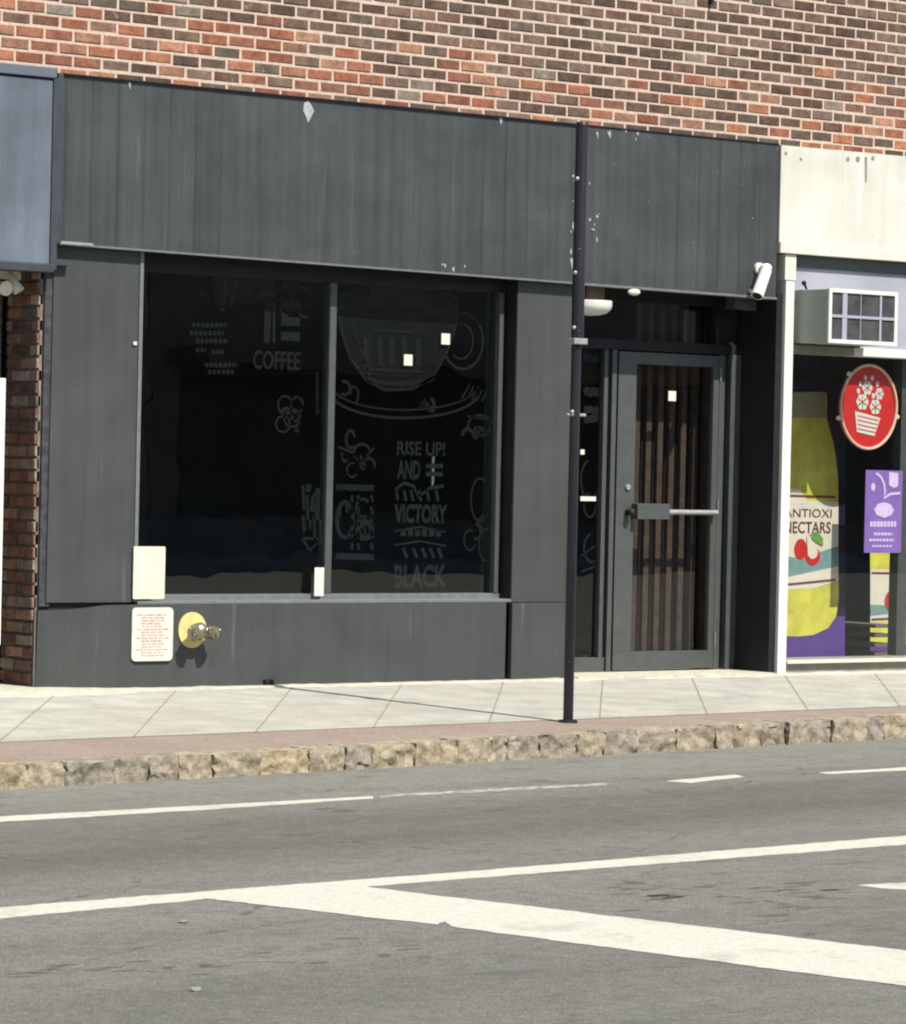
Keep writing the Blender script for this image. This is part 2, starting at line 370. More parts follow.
# pale rough apron of concrete along the foot of the shopfronts
bm = bmesh.new(); n = 160; prev = None
for i in range(n+1):
    x = -4.6 + i*(11.5/n)
    wd = .10+.10*noise.noise((x*1.7, 2, 0))+.05*noise.noise((x*9, 5, 0)); wd += .22*math.exp(-((x+3.2)/.6)**2)
    wd = max(.03, wd); z = .006+.012*abs(noise.noise((x*6, 0, 1))) + .02*math.exp(-((x+3.2)/.5)**2)
    rowv = [bm.verts.new((x, .55, walk_z(0)+z)), bm.verts.new((x, .0, walk_z(0)+z)), bm.verts.new((x, -wd*.6, walk_z(0)+z*.8)), bm.verts.new((x, -wd, walk_z(-wd)-.002))]
    if prev:
        for k in range(3): bm.faces.new((prev[k], rowv[k], rowv[k+1], prev[k+1]))
    prev = rowv
struct('pavement_edge', bm, M['pale_concrete'])

# kerb of rough stone blocks
kerb = bpy.data.objects.new('kerb', None); C.objects.link(kerb); kerb['kind'] = 'structure'
kt = on_walk(420, 736).z+.006
s = -9.0; random.seed(3); kid = 0
while s < 17:
    L = random.uniform(.16, .36); bm = bmesh.new(); gap = .004
    bmesh.ops.create_cube(bm, size=1); bmesh.ops.subdivide_edges(bm, edges=list(bm.edges), cuts=11, use_grid_fill=True)
    c0 = K0 + kd*(s+L/2) + kn*(KW/2)
    jit = random.uniform(-.008, .012); dh = random.uniform(-.002, .006); sd = random.uniform(0, 99)
    ztop = walk_z(c0.y)+.004+dh
    zb = ROAD_Z-.06
    for v in bm.verts:
        u, q, h = v.co.x, v.co.y, v.co.z
        rx = 1-.03*abs(2*h)**6-.02*abs(2*q)**6
        p = c0 + kd*(u*(L-gap)*rx) + kn*(q*KW*(1-.05*abs(2*u)**6-.04*(max(0, 2*h))**6) + jit)
        p.z = zb + (h+.5)*(ztop-zb) - .005*abs(2*u)**6*(h > .3)
        nv = noise.noise_vector(p*8+Vector((sd, 0, 0)))*.012 + noise.noise_vector(p*22+Vector((0, sd, 0)))*.015 + noise.noise_vector(p*45+Vector((0, sd, 0)))*.008
        if h > .45: nv *= .3
        v.co = p+nv
    o = obj('kerb_stone', bm, M['kerb'], kerb, True); s += L

# painted lines
def rpoly(pts, mat=None, name='road_marking', dz=.0012, label=None):
    bm = bmesh.new(); P = [on_road(*p, ROAD_Z+dz) for p in pts]
    # roughened outline
    out = []
    for i in range(len(P)):
        a, b = P[i], P[(i+1) % len(P)]; k = max(2, int((b-a).length/.035))
        for j in range(k):
            q = a.lerp(b, j/k); w3 = noise.noise_vector(q*7)*.014+noise.noise_vector(q*24)*.010+noise.noise_vector(q*60)*.006; out.append(q+Vector((w3.x, w3.y, 0)))
    f = bm.faces.new([bm.verts.new(q) for q in out]); bmesh.ops.triangulate(bm, faces=[f])
    return struct(name, bm, mat or M['line'])
rpoly([(-300, 836), (-300, 842), (0, 822), (200, 810), (372, 798.5), (372, 796), (200, 805.5), (0, 816.5)])
rpoly([(380, 795), (380, 797.5), (520, 790), (606, 785), (606, 783), (520, 787)], M['worn_line'])
rpoly([(665, 781), (690, 783), (745, 776.5), (735, 774.5)], M['line'])
rpoly([(818, 772.5), (830, 774), (906, 770.5), (1250, 748), (1250, 745), (906, 767)], M['line'])
rpoly([(-300, 937), (-300, 949), (0, 918.5), (212, 898.5), (906, 844.5), (1300, 813), (1300, 806), (906, 835.5), (453, 872.5), (212, 890.5), (0, 907.5)])
rpoly([(205, 898.5), (350, 885), (906, 950.5), (1200, 985.5), (1200, 1024.5), (906, 986), (453, 927), (446, 921.5), (438, 924.5)], dz=.002)
rpoly([(858, 885), (880, 888.5), (906, 889.5), (1200, 893), (1200, 886), (906, 882.5)])
for q_, lb_ in (((196, 991), 'small pale scrap lying on the asphalt, nearer the bottom edge'), ((184, 923), 'small pale scrap lying on the asphalt just below the long white line')):
    bm = bmesh.new(); c_ = on_road(*q_); bmesh.ops.create_icosphere(bm, subdivisions=2, radius=.02, matrix=Matrix.Translation(c_+Vector((0, 0, .006))) @ Matrix.Diagonal((1.1, .8, .35, 1)))
    for v in bm.verts: v.co += noise.noise_vector(v.co*40)*.008
    tag(obj('litter_scrap', bm, M['grey_trim'], None), lb_, 'litter')

# dark worn spots and sealed cracks in the asphalt
M['tar'] = plain('worn_tar_spots', (.085, .083, .074), .85, .25, .3, 30)
rd = random.Random(21); bm = bmesh.new()
for k in range(64):
    if k < 34: qx, qy = rd.uniform(610, 850), 0; qy = 893+(qx-610)*.02+rd.gauss(0, 9)
    elif k < 56: qx = rd.uniform(0, 440); qy = 972-qx*.055+rd.gauss(0, 5)
    else: qx, qy = rd.uniform(200, 700), rd.uniform(800, 850)
    lx, ly = rd.uniform(6, 20), rd.uniform(.5, 1.5); n_ = 12
    bm.faces.new([bm.verts.new(on_road(qx+lx*cos(t*2*pi/n_)*rd.uniform(.6, 1.1), qy-.04*lx*cos(t*2*pi/n_)+ly*sin(t*2*pi/n_)*rd.uniform(.5, 1.2), ROAD_Z+.0006)) for t in range(n_)])
bmesh.ops.triangulate(bm, faces=list(bm.faces)); struct('road_cracks', bm, M['tar'])

# ------------------------------------------------------------ brick building (upper floors, shell, roof)
BT = 3.755     # top of the shop fascias
bld = empty('brick_building', (0, .1, 0), 'red and dark brown brick building with pale pink mortar above the row of shopfronts', 'building')
def brick_wall(bm, bmM, x0, x1, z0, z1, yf, seed, pick, pitch=.206, course=.0765, joint=.017, along='x', dep=.02):
    rnd = random.Random(seed); cl = bm.loops.layers.float_color.get('Col') or bm.loops.layers.float_color.new('Col')
    r = 0; z = z0
    while z < z1:
        x = x0 - (pitch/2 if r % 2 else 0) - rnd.uniform(0, .012)
        while x < x1:
            a, b = max(x+joint/2, x0), min(x+pitch-joint/2, x1)
            if b-a > .03:
                c = pick(rnd, (a+b)/2, z, r)
                j = rnd.uniform(-.003, .003); jz = rnd.uniform(-.002, .002); zz0, zz1 = z+joint/2+jz, z+course-joint/2+jz; ch = .004
                if along == 'x': P = lambda u, d, h: (u, yf+j+d, h)
                else: P = lambda u, d, h: (yf+j+d, u, h)
                o_ = [bm.verts.new(P(u, dep, h)) for u, h in ((a, zz0), (b, zz0), (b, zz1), (a, zz1))]
                m_ = [bm.verts.new(P(u, ch, h)) for u, h in ((a, zz0), (b, zz0), (b, zz1), (a, zz1))]
                f_ = [bm.verts.new(P(u, 0, h)) for u, h in ((a+ch, zz0+ch), (b-ch, zz0+ch), (b-ch, zz1-ch), (a+ch, zz1-ch))]
                fs = [bm.faces.new(f_)]
                for i in range(4):
                    k = (i+1) % 4
                    fs.append(bm.faces.new((m_[i], m_[k], f_[k], f_[i]))); fs.append(bm.faces.new((o_[i], o_[k], m_[k], m_[i])))
                for f in fs:
                    for lp in f.loops: lp[cl] = (*c, 1)
            x += pitch
        z += course; r += 1
REDS = [(.26, .098, .055), (.29, .122, .070), (.21, .083, .052), (.30, .155, .098)]
BROWNS = [(.095, .058, .042), (.125, .076, .054), (.14, .088, .062), (.08, .053, .040), (.15, .10, .075), (.105, .078, .058)]
def pick_front(rnd, x, z, r):
    t = .60 if r < 6 else .12
    t += .38*noise.noise((x*.35, z*.8, 3)) + max(0, (-x-.3))*.09
    if r >= 6 and x > -.5: t = min(t, .14)
    c = rnd.choice(REDS) if rnd.random() < t else rnd.choice(BROWNS)
    if rnd.random() < .12: c = tuple(.55*p+.45*q for p, q in zip(c, rnd.choice(BROWNS)))
    if rnd.random() < .025: c = (.20, .165, .13)
    k = rnd.uniform(.85, 1.2); return tuple(v*k for v in c)
BY = .10
bm = bmesh.new(); brick_wall(bm, None, -9, 14, BT-.02, 7.2, BY, 11, pick_front); obj('brick_facing', bm, M['brick'], bld)
bx('mortar_wall', M['mortar'], bld, -9, 14, BY+.0045, BY+.25, BT-.02, 7.2, 0)
bx('parapet_coping', M['pale_concrete'], bld, -9.05, 14.05, BY-.04, BY+.35, 7.2, 7.3, .01)
bm = bmesh.new(); box(bm, -9, 14, BY+.25, 12, 6.9, 7.0); box(bm, -9, 14, 11.8, 12, 0, 6.9); box(bm, -9, -8.8, BY+.25, 11.8, 0, 6.9); box(bm, 13.8, 14, BY+.25, 11.8, 0, 6.9)
box(bm, -8.8, 13.8, BY+.25, 11.8, 2.95, 3.2); obj('building_shell', bm, M['old_mortar'], bld)
bm = bmesh.new(); tube(bm, at(712, -8, BY-.02), at(712, 4, BY-.02)+Vector((0, -.0, 0)), .018, .012, 12); obj('hanging_bolt', bm, M['black'], bld)

# ------------------------------------------------------------ the charcoal shopfront
sf = empty('dark_storefront', (0, 0, 0), 'vacant charcoal grey shopfront with a wide dark display window and recessed glass door', 'storefront')
FB = .10                                    # back of the fascia boxes
XL, XR = at(61, 150).x, at(777, 200).x
X_SPLIT = X(583, 200)
zb_l, zb_s, zb_r = Z(60, 243.5), Z(583, 283.5), Z(775, 298)
def fascia(px_l, px_r, zl, zr, yf=0.):
    bm = bmesh.new(); prism(bm, [(px_l, zl), (px_r, zr), (px_r, BT-.004), (px_l, BT)], yf, BY+.02); return obj('fascia_panel', bm, M['fascia'], sf)
fascia(XL, X_SPLIT-.012, zb_l, zb_s)
fascia(X_SPLIT+.012, XR, zb_s, zb_r, -.008)
# narrow edge trims of the fascia
bm = bmesh.new(); prism(bm, [(XL-.035, zb_l+.0), (XL, zb_l), (XL, BT+.004), (XL-.035, BT+.004)], -.012, BY); obj('edge_trim', bm, M['blue_trim'], sf)
bm = bmesh.new(); prism(bm, [(X_SPLIT+.01, zb_s-.012), (XR, zb_r-.012), (XR, zb_r+.004), (X_SPLIT+.01, zb_s+.004)], -.022, 0.07); obj('bottom_trim', bm, M['frame_light'], sf)
bm = bmesh.new(); prism(bm, [(XL, zb_l-.008), (X_SPLIT-.012, zb_s-.008), (X_SPLIT-.012, zb_s+.004), (XL, zb_l+.004)], -.010, 0.04); obj('bottom_trim', bm, M['frame_light'], sf)
bm = bmesh.new(); prism(bm, [(XL, BT-.002), (XR, BT-.004), (XR, BT+.004), (XL, BT+.006)], -.016, BY-.001); obj('top_flashing', bm, M['black'], sf)
bm = bmesh.new(); prism(bm, [(X(60, 241), Z(60, 241)), (X(92, 243.5), Z(92, 243.5)), (X(92, 246), Z(92, 246)), (X(60, 244), Z(60, 244))], -.014, .0); obj('bare_metal_strip', bm, M['galv'], sf)
# paint chips on the boards
bm = bmesh.new()
for pts in ([(304, 103), (308, 101), (312, 106), (314, 111), (311, 117), (308, 123), (306, 117), (303, 111)], [(128, 82), (131, 82), (130, 90)], [(498, 116), (503, 118), (501, 125)],
            [(573, 222), (576, 223), (576, 230), (572, 228)], [(590, 228), (595, 229), (594, 231)], [(607, 131), (611, 133), (610, 139)], [(596, 132), (598, 132), (598, 140)], [(570, 258), (573, 259), (572, 270)]):
    yb = -.010 if pts[0][0] > 583 else -.002
    prism(bm, [(at(*p, yb).x, at(*p, yb).z) for p in pts], yb-.0015, yb+.001)
rc = random.Random(4)
for k in range(30):
    if k < 20: qx, qy = rc.choice((rc.gauss(593, 5), rc.gauss(574, 2.5))), rc.gauss(212, 28)
    elif k < 26: qx, qy = rc.uniform(590, 640), rc.gauss(136, 3)
    else: qx, qy = rc.uniform(300, 520), 0
    if qy == 0: qy = 243.5+(qx-60)*.0769-rc.uniform(4, 9)
    if 578 < qx < 589: continue
    yb = -.010 if qx > 583 else -.002; c_ = at(qx, qy, yb); rx = rc.uniform(.004, .011); rz = rc.uniform(.005, .024)
    prism(bm, [(c_.x+rx*cos(t*1.05)*rc.uniform(.5, 1.2), c_.z+rz*sin(t*1.05)*rc.uniform(.5, 1.2)) for t in range(6)], yb-.0012, yb+.001)
obj('paint_chips', bm, plain('pale_scuff', (.30, .31, .30), .7, .2, .2, 30), sf)

P_Y = .05                                   # pillar fronts
SEAM = .54
def zt(x): return zb_l + (zb_s-zb_l)*(x-XL)/(X_SPLIT-XL)
PL0, PL1 = X(60, 260, P_Y), X(142, 300, P_Y)
PR0, PR1 = X(518, 300, P_Y), 1.06
bm = bmesh.new(); prism(bm, [(X(46, 600, P_Y), SEAM+.015), (PL1, SEAM+.015), (PL1, zt(PL1)), (X(54.5, 250, P_Y), zt(PL0))], P_Y, .30)
obj('pillar', bm, M['char'], sf)
bm = bmesh.new(); prism(bm, [(PL1-.022, SEAM+.02), (PL1+.004, SEAM+.02), (PL1+.004, zt(PL1)-.002), (PL1-.022, zt(PL1)-.002)], P_Y-.008, .12); obj('corner_trim', bm, M['frame_light'], sf)
bm = bmesh.new(); prism(bm, [(PR0, SEAM), (PR1, SEAM), (PR1, zt(PR1)), (PR0, zt(PR0))], P_Y, .36); obj('pillar', bm, M['char'], sf)
# lower panels: plinth under the left pillar, riser under the window, plinth right
PX = X(36, 680, .02)
bm = bmesh.new(); prism(bm, [(PX, -.06), (PL1-.02, -.06), (PL1-.02, SEAM), (X(108, 605, .03), SEAM-.003), (X(75, 609, .03), SEAM-.028), (PX+.01, SEAM-.034)], .03, .30); obj('plinth', bm, M['char'], sf)
bm = bmesh.new(); prism(bm, [(PX+.012, SEAM-.05), (PL1-.05, SEAM-.05), (PL1-.05, SEAM+.014), (X(46, 600, P_Y)+.004, SEAM+.014)], .075, .2); obj('gap_filler', bm, M['black'], sf)
RX1 = X(506, 640, .12)
REX = X(505.5, 640, .036)
bx('riser_panel', M['char'], sf, PL1-.018, REX, .036, .25, -.06, SEAM, .003)
bx('gap_filler', M['black'], sf, REX+.001, PR0-.007, .15, .25, -.06, SEAM, 0)
bx('side_shade_plate', M['black'], sf, PR0-.006, PR0-.001, P_Y+.006, .19, -.04, zt(PR0)-.01, 0)  # black plate paints in the shade on the pillar's unlit left side
bx('riser_panel', M['char'], sf, PL1-.018, X(470, 640, .05), .052, .124, -.06, SEAM-.002, .003) if False else None
bx('plinth', M['char'], sf, PR0+.0005, PR1+.004, P_Y-.012, .34, -.06, SEAM-.006, .006)
# display window
W0, W1 = PL1+.004, PR0-.002
WZ0, WZ1 = SEAM+.01, 2.80
GY = .20
win = obj('display_window', box(bmesh.new(), W0, W1, .16, .30, WZ0, WZ0+.045, .004), M['frame_light'], sf)
bx('sill', M['frame_light'], win, W0, W1-.01, .034, .24, SEAM+.001, SEAM+.022, .004)
bx('head_frame', M['black'], win, W0, W1, .17, .30, zt(PR0)-.09, WZ1+.15)
bx('side_frame', M['frame'], win, W1-.065, W1-.03, .155, .30, WZ0+.045, zt(PR0)-.09)
bx('side_frame', M['black'], win, W1-.03, W1, .175, .30, WZ0+.045, zt(PR0)-.09)
bx('side_frame', M['frame'], win, W0, W0+.05, .17, .30, WZ0+.045, zt(PR0)-.09)
MX = X(333, 440, .15); bx('mullion', M['frame'], win, MX-.027, MX+.027, .172, .25, WZ0+.045, zt(PR0)-.09, .008)
pane('glass_pane', M['glass'], win, W0+.05, MX-.038, GY, WZ0+.045, zt(PR0)-.09)
pane('glass_pane', M['glass'], win, MX+.038, W1-.065, GY, WZ0+.045, zt(PR0)-.09)
# painted lettering and drawings on the inside of the glass
D_Y = GY+.012
def gp(px, py): p = at(px, py, D_Y); return (p.x, p.z)
def T(bm, s, px0, py0, px1, py1, **kw):
    a = gp(px0, py1); b = gp(px1, py0); c = gp(px1, py1)
    w = c[0]-a[0]; h = b[1]-c[1]; text_bm(bm, s, a[0], a[1], w, h, D_Y, slant=(c[1]-a[1])/w*0, **kw)
def arc(px, py, rx, ry, a0, a1, n=28): return [gp(px+rx*cos(radians(a0+(a1-a0)*i/n)), py-ry*sin(radians(a0+(a1-a0)*i/n))) for i in range(n+1)]
bm = bmesh.new()
T(bm, 'COFFEE', 253, 350, 300, 369, bold=.02)
for y in (287, 304, 321, 336): strip(bm, [gp(281, y), gp(300, y+1)], .055, D_Y)
strip(bm, [gp(268, 303), gp(267, 343)], .05, D_Y); strip(bm, [gp(274, 303), gp(274, 343)], .02, D_Y); strip(bm, [gp(258, 292), gp(276, 293)], .05, D_Y)
for q in ((266, 273), (291, 274)): strip(bm, arc(*q, 4, 5, 0, 360, 12), .02, D_Y)
for q in ((285, 405, 7, 9), (292, 418, 8, 9), (283, 424, 7, 8), (297, 405, 6, 8)): strip(bm, arc(*q, 0, 330, 14), .016, D_Y)
strip(bm, [gp(316, 372+i*2.2) if i % 2 else gp(318.5, 372+i*2.2) for i in range(20)], .014, D_Y)
for x, y0, y1 in ((309, 484, 492), (313, 500, 512), (309, 520, 530), (318, 488, 520)): strip(bm, [gp(x, y0), gp(x-1, y1)], .04, D_Y)
strip(bm, [gp(302, 538), gp(320, 539), gp(310, 551), gp(302, 538)], .02, D_Y)
for y in (282, 289): strip(bm, [gp(258, y), gp(300, y+1)], .012, D_Y)
for k, (x0, x1, y) in enumerate(((192, 226, 325), (190, 224, 333), (196, 228, 341), (205, 238, 365), (208, 234, 372), (196, 206, 350), (212, 224, 352))):
    x = x0
    while x < x1: strip(bm, [gp(x, y), gp(min(x+3.2, x1), y)], .028, D_Y); x += 4.6
T(bm, 'AZ', 219, 281, 240, 297, bold=.02)
for x, y0, y1 in ((303, 485, 510), (307, 495, 530), (320, 520, 545), (314, 515, 540), (303, 515, 532)): strip(bm, [gp(x, y0), gp(x+1, y1)], .022, D_Y)
obj('window_lettering', bm, M['decal'], win)
bm = bmesh.new()
strip(bm, arc(398, 302, 60, 15, 0, 360, 40), .022, D_Y)                                  # cup mouth
strip(bm, arc(398, 305, 52, 9, 0, 360, 40), .012, D_Y)
strip(bm, [gp(338, 305), gp(341, 330), gp(350, 357), gp(366, 380), gp(385, 390), gp(412, 389), gp(432, 378), gp(447, 352), gp(456, 325), gp(458, 303)], .02, D_Y)
strip(bm, arc(463, 341, 20, 28, 110, -150, 24), .018, D_Y); strip(bm, arc(461, 341, 12, 18, 110, -130, 24), .012, D_Y)
strip(bm, arc(405, 392, 74, 26, -10, -175, 30), .018, D_Y); strip(bm, arc(405, 384, 74, 26, -5, -165, 30), .012, D_Y); strip(bm, arc(400, 376, 34, 8, -10, -170, 20), .03, D_Y)
for x in (366, 380, 392, 404, 418): strip(bm, [gp(x, 338), gp(x, 366)], .045, D_Y)
strip(bm, [gp(364, 369), gp(424, 372)], .02, D_Y); strip(bm, [gp(372, 330), gp(414, 332)], .02, D_Y)
strip(bm, arc(362, 452, 8, 8, 0, 330, 14), .02, D_Y); strip(bm, [gp(338, 447), gp(352, 452), gp(362, 462), gp(374, 448)], .016, D_Y)
strip(bm, arc(480, 425, 12, 10, 0, 360, 16), .018, D_Y); strip(bm, [gp(467, 416), gp(490, 420), gp(486, 436), gp(472, 436)], .014, D_Y)
for y in (487, 556): strip(bm, [gp(336, y), gp(374, y+1)], .04, D_Y)
strip(bm, arc(345, 520, 8, 18, 0, 360, 16), .03, D_Y); strip(bm, arc(365, 530, 7, 8, 0, 360, 16), .04, D_Y); strip(bm, arc(363, 508, 7, 9, 40, 300, 12), .02, D_Y)
for k in range(10): strip(bm, [gp(350+k*2, 318+k*6), gp(352+k*2, 322+k*6)], .02, D_Y)
for k, (x, y) in enumerate([(x, y) for y in (495, 507, 519, 531, 543) for x in (352, 358, 371)]): strip(bm, [gp(x, y), gp(x+(k % 3), y+7)], .022, D_Y)
for q in ((480, 500, 9, 22), (486, 545, 7, 16), (470, 540, 6, 10), (352, 470, 5, 7)): strip(bm, arc(*q, 60, 330, 16), .014, D_Y)
for k in range(5): strip(bm, [gp(462+k*5, 398+k), gp(470+k*4, 384+k*2)], .012, D_Y)
obj('cup_drawing', bm, M['decal'], win)
bm = bmesh.new()
T(bm, 'RISE UP!', 397, 441, 445, 455, bold=.02); T(bm, 'AND', 397, 460, 420, 479, bold=.03)
for y in (466, 474): strip(bm, [gp(426, y), gp(443, y)], .03, D_Y)
strip(bm, [gp(398, 500), gp(396, 489), gp(404, 483), gp(414, 486), gp(418, 497), gp(430, 488), gp(444, 486)], .022, D_Y)
for x in (404, 411, 419, 427, 436): strip(bm, [gp(x, 490), gp(x+2, 501)], .022, D_Y)
T(bm, 'VICTORY', 394, 504, 447, 523, bold=.045)
strip(bm, [gp(395, 531), gp(420, 527), gp(446, 532)], .012, D_Y); strip(bm, [gp(395, 545), gp(420, 541), gp(446, 546)], .012, D_Y)
for x in (401, 408, 415, 422, 429, 436): strip(bm, [gp(x, 533), gp(x+5, 533)], .045, D_Y)
for x in (403, 413, 422, 430, 438): strip(bm, [gp(x, 548), gp(x+4, 558)], .025, D_Y)
T(bm, 'BLACK', 394, 565, 446, 588, bold=.03)
obj('window_lettering', bm, M['decal_hi'], win)
# filled areas of the drawings, and looser strokes round them
M['decal_low'] = plain('thin_grey_vinyl', (.0030, .0034, .0036), .7, .2, .6, 10)
rd = random.Random(12)
def fill(name, pts):
    bm = bmesh.new(); f_ = bm.faces.new([bm.verts.new((gp(*p)[0], D_Y+.004, gp(*p)[1])) for p in pts]); bmesh.ops.triangulate(bm, faces=[f_]); obj(name, bm, M['decal_low'], win)
fill('cup_fill', [(339, 305), (350, 296), (372, 290), (398, 288), (425, 290), (447, 296), (457, 305), (456, 325), (447, 352), (432, 378), (412, 389), (385, 390), (366, 380), (350, 357), (341, 330)])
bm = bmesh.new()
for k in range(34):
    cx_, cy_ = rd.choice(((285, 412), (312, 510), (358, 455), (480, 424), (482, 520), (355, 520), (215, 300), (300, 300), (420, 405), (350, 400)))
    cx_ += rd.uniform(-14, 14); cy_ += rd.uniform(-16, 16)
    if cx_ > 488 or 322 < cx_ < 342: continue
    a0 = rd.uniform(0, 360); strip(bm, arc(cx_, cy_, rd.uniform(2, 6), rd.uniform(3, 9), a0, a0+rd.uniform(90, 300), 10), rd.uniform(.012, .03), D_Y+.002)
obj('doodles', bm, M['decal'], win)

# entrance: soffit, reveals, door, sidelight, transom
DY = P_Y+.37                                # door plane
RX = X(771, 480, P_Y)                        # right reveal
bx('soffit', M['black'], sf, PR1, XR, .03, DY+.3, zb_r+.035, zb_r+.09, 0)
bx('reveal_wall', M['black'], sf, RX-.012, RX+.045, .02, DY+.12, -.06, zb_r+.03, 0)
bx('threshold', M['pale_concrete'], sf, PR1, RX-.012, -.06, DY+.5, -.08, .035, .004)
TH = .035
dx = lambda px, py=520: X(px, py, DY)
HEAD = 2.275
dz = lambda py, px=660: Z(px, py, DY)
# frame posts
fr = bx('door_frame', M['frame'], sf, dx(741)-.165, dx(741), DY-.045, DY+.09, TH, HEAD)
bx('frame_post', M['frame'], fr, dx(606.5), dx(611), DY-.03, DY+.08, TH, HEAD-.003)
bx('frame_post', M['frame'], fr, dx(714.5), dx(720), DY-.02, DY+.08, TH, HEAD-.003)
bx('frame_head', M['black'], fr, PR1, dx(741), DY-.03, DY+.10, HEAD, HEAD+.07)
bx('frame_head', M['black'], fr, PR1, RX, DY-.03, DY+.12, zb_r-.06, zb_r+.05)
bx('filler_panel', M['black'], fr, dx(741)+.002, RX-.012, DY-.01, DY+.10, TH, zb_r-.06, 0)
bx('frame_post', M['black'], fr, dx(712)-.02, dx(712)+.02, DY-.02, DY+.08, HEAD+.07, zb_r-.06)
bx('filler_panel', M['black'], fr, dx(712)+.02, dx(741), DY+.0, DY+.08, HEAD+.07, zb_r-.06, 0)
pane('transom_pane', M['glass'], fr, PR1, dx(712)-.02, DY+.03, HEAD+.07, zb_r-.06)
# sidelight
sd = bx('sidelight', M['frame'], sf, PR1, dx(606.5), DY-.01, DY+.06, TH, TH+.10)
bx('side_rail', M['frame'], sd, dx(600.5), dx(604.5), DY-.008, DY+.05, TH+.10, HEAD)
pane('glass_pane', M['glass'], sd, PR1, dx(600.5), DY+.03, TH+.10, HEAD)
S_Y = DY+.042
def sp(px, py): p = at(px, py, S_Y); return (p.x, p.z)
bm = bmesh.new()
for y, wd in ((358, .05), (377, .012), (392, .06), (410, .05)): strip(bm, [sp(584+(i*2.1), y+random.uniform(-2, 2)) for i in range(9)], wd, S_Y)
strip(bm, [sp(584, 420), sp(602, 417)], .05, S_Y)
for q in ((590, 480, 9, 20), (592, 548, 8, 14), (590, 505, 6, 12)): strip(bm, [sp(q[0]+q[2]*cos(t*.35), q[1]+q[3]*sin(t*.35)) for t in range(14)], .016, S_Y)
strip(bm, [sp(581, 556), sp(592, 548), sp(603, 541)], .014, S_Y); strip(bm, [sp(581, 572), sp(596, 566), sp(604, 560)], .014, S_Y)
obj('sidelight_drawing', bm, M['decal_hi'], sd)
# door leaf
LX0, LX1 = dx(613), dx(713.5)
door = bx('door', M['frame'], sf, LX0, LX1, DY-.028, DY+.02, TH+.012, dz(651), .003)
bx('top_rail', M['frame'], door, LX0, LX1, DY-.028, DY+.02, dz(365), HEAD-.012)
bx('side_stile', M['frame'], door, LX0, dx(631), DY-.028, DY+.02, dz(651), dz(365))
bx('side_stile', M['frame'], door, dx(708), LX1, DY-.028, DY+.02, dz(651), dz(365))
pane('glass_pane', M['glass'], door, dx(631), dx(708), DY, dz(651), dz(365))
HY = DY-.075
bm = bmesh.new(); p0 = at(636, 503.5, HY); p1 = at(668, 519.5, HY); box(bm, p0.x, p1.x, HY-.02, HY+.046, p1.z, p0.z, .005); obj('push_pad', bm, M['frame'], door)
bm = bmesh.new(); a_ = at(660, 512, HY+.01); b_ = at(717, 512, HY+.01); zc = a_.z; tube(bm, (a_.x, HY+.01, zc), (b_.x, HY+.01, zc), .018); box(bm, b_.x-.03, b_.x-.0, HY+.01, DY-.02, zc-.02, zc+.02); obj('push_bar', bm, M['galv'], door, True)
bm = bmesh.new(); a_ = at(627, 512, DY-.03); tube(bm, a_, a_+Vector((0, -.05, 0)), .022); ball(bm, a_+Vector((0, -.05, 0)), .027); obj('latch_knob', bm, M['black'], door, True)
bm = bmesh.new(); a_ = at(627.5, 487, DY-.03); tube(bm, a_, a_+Vector((0, -.012, 0)), .020); obj('lock_cylinder', bm, M['galv'], door, True)
bm = bmesh.new()
for z_ in (dz(372), dz(505), dz(640)): tube(bm, (LX1+.006, DY-.035, z_-.05), (LX1+.006, DY-.035, z_+.05), .008, seg=10)
obj('hinges', bm, M['frame_light'], door)

# dark room behind the glass, with a wall of timber slats behind the door
bm = bmesh.new(); box(bm, -3.0, 2.9, 4.2, 4.3, -.05, 2.9); box(bm, -3.1, -3.0, .3, 4.3, -.05, 2.9); box(bm, 2.9, 2.95, DY+.12, 4.3, -.05, 2.9); box(bm, -3.1, 2.95, .3, 4.3, 2.86, 2.93); box(bm, -3.1, 2.95, .32, 4.3, -.08, -.02)
box(bm, -3.1, -2.45, .30, .32, 0, 2.9)
obj('room_walls', bm, M['void'], sf)
bm = bmesh.new()
for i in range(9):
    x = X(630+i*11.6, 480, .66); bx('timber_slat', M['slat'], sf, x, x+.050, .62, .66, -.02, 2.85, .004)
bx('slat_backing', M['void_brown'], sf, X(622, 480, .7), 2.90, .72, .76, -.02, 2.85, 0)
bm = bmesh.new(); box(bm, -2.9, -1.2, 3.4, 3.9, 0, 1.1); box(bm, -.6, .9, 3.2, 3.8, 0, 1.0); box(bm, -2.6, -1.9, 2.6, 3.1, 0, 1.6)
obj('shop_counter', bm, plain('dark_counter', (.03, .032, .033), .7, .2, .3, 3), sf)

# ------------------------------------------------------------ white shopfront on the right
wf = empty('white_storefront', (4.5, 0, 0), 'white painted shopfront at the right edge with lavender panel above a poster filled window', 'storefront')
WX0 = XR+.012; WXE = 9.0
zwt, zwb = BT-.006, Z(840, 257, -.02)
bm = bmesh.new(); prism(bm, [(WX0, zwb), (WXE, zwb), (WXE, zwt+.03), (WX0, zwt)], -.02, BY-.002); obj('fascia_panel', bm, M['white_panel'], wf)
bm = bmesh.new(); prism(bm, [(WX0, zwb), (WXE, zwb), (WXE, zwb+.075), (WX0, zwb+.075)], -.035, -.018); obj('fascia_lip', bm, M['white_panel'], wf)
bm = bmesh.new()
for q, r_ in (((848, 159), .016), ((858, 159), .02), ((873, 158), .015), ((786, 153), .012), ((801, 159), .01)):
    c_ = at(*q, -.022); disc(bm, c_.x, c_.z, r_, r_, -.024, -.0205, 10)
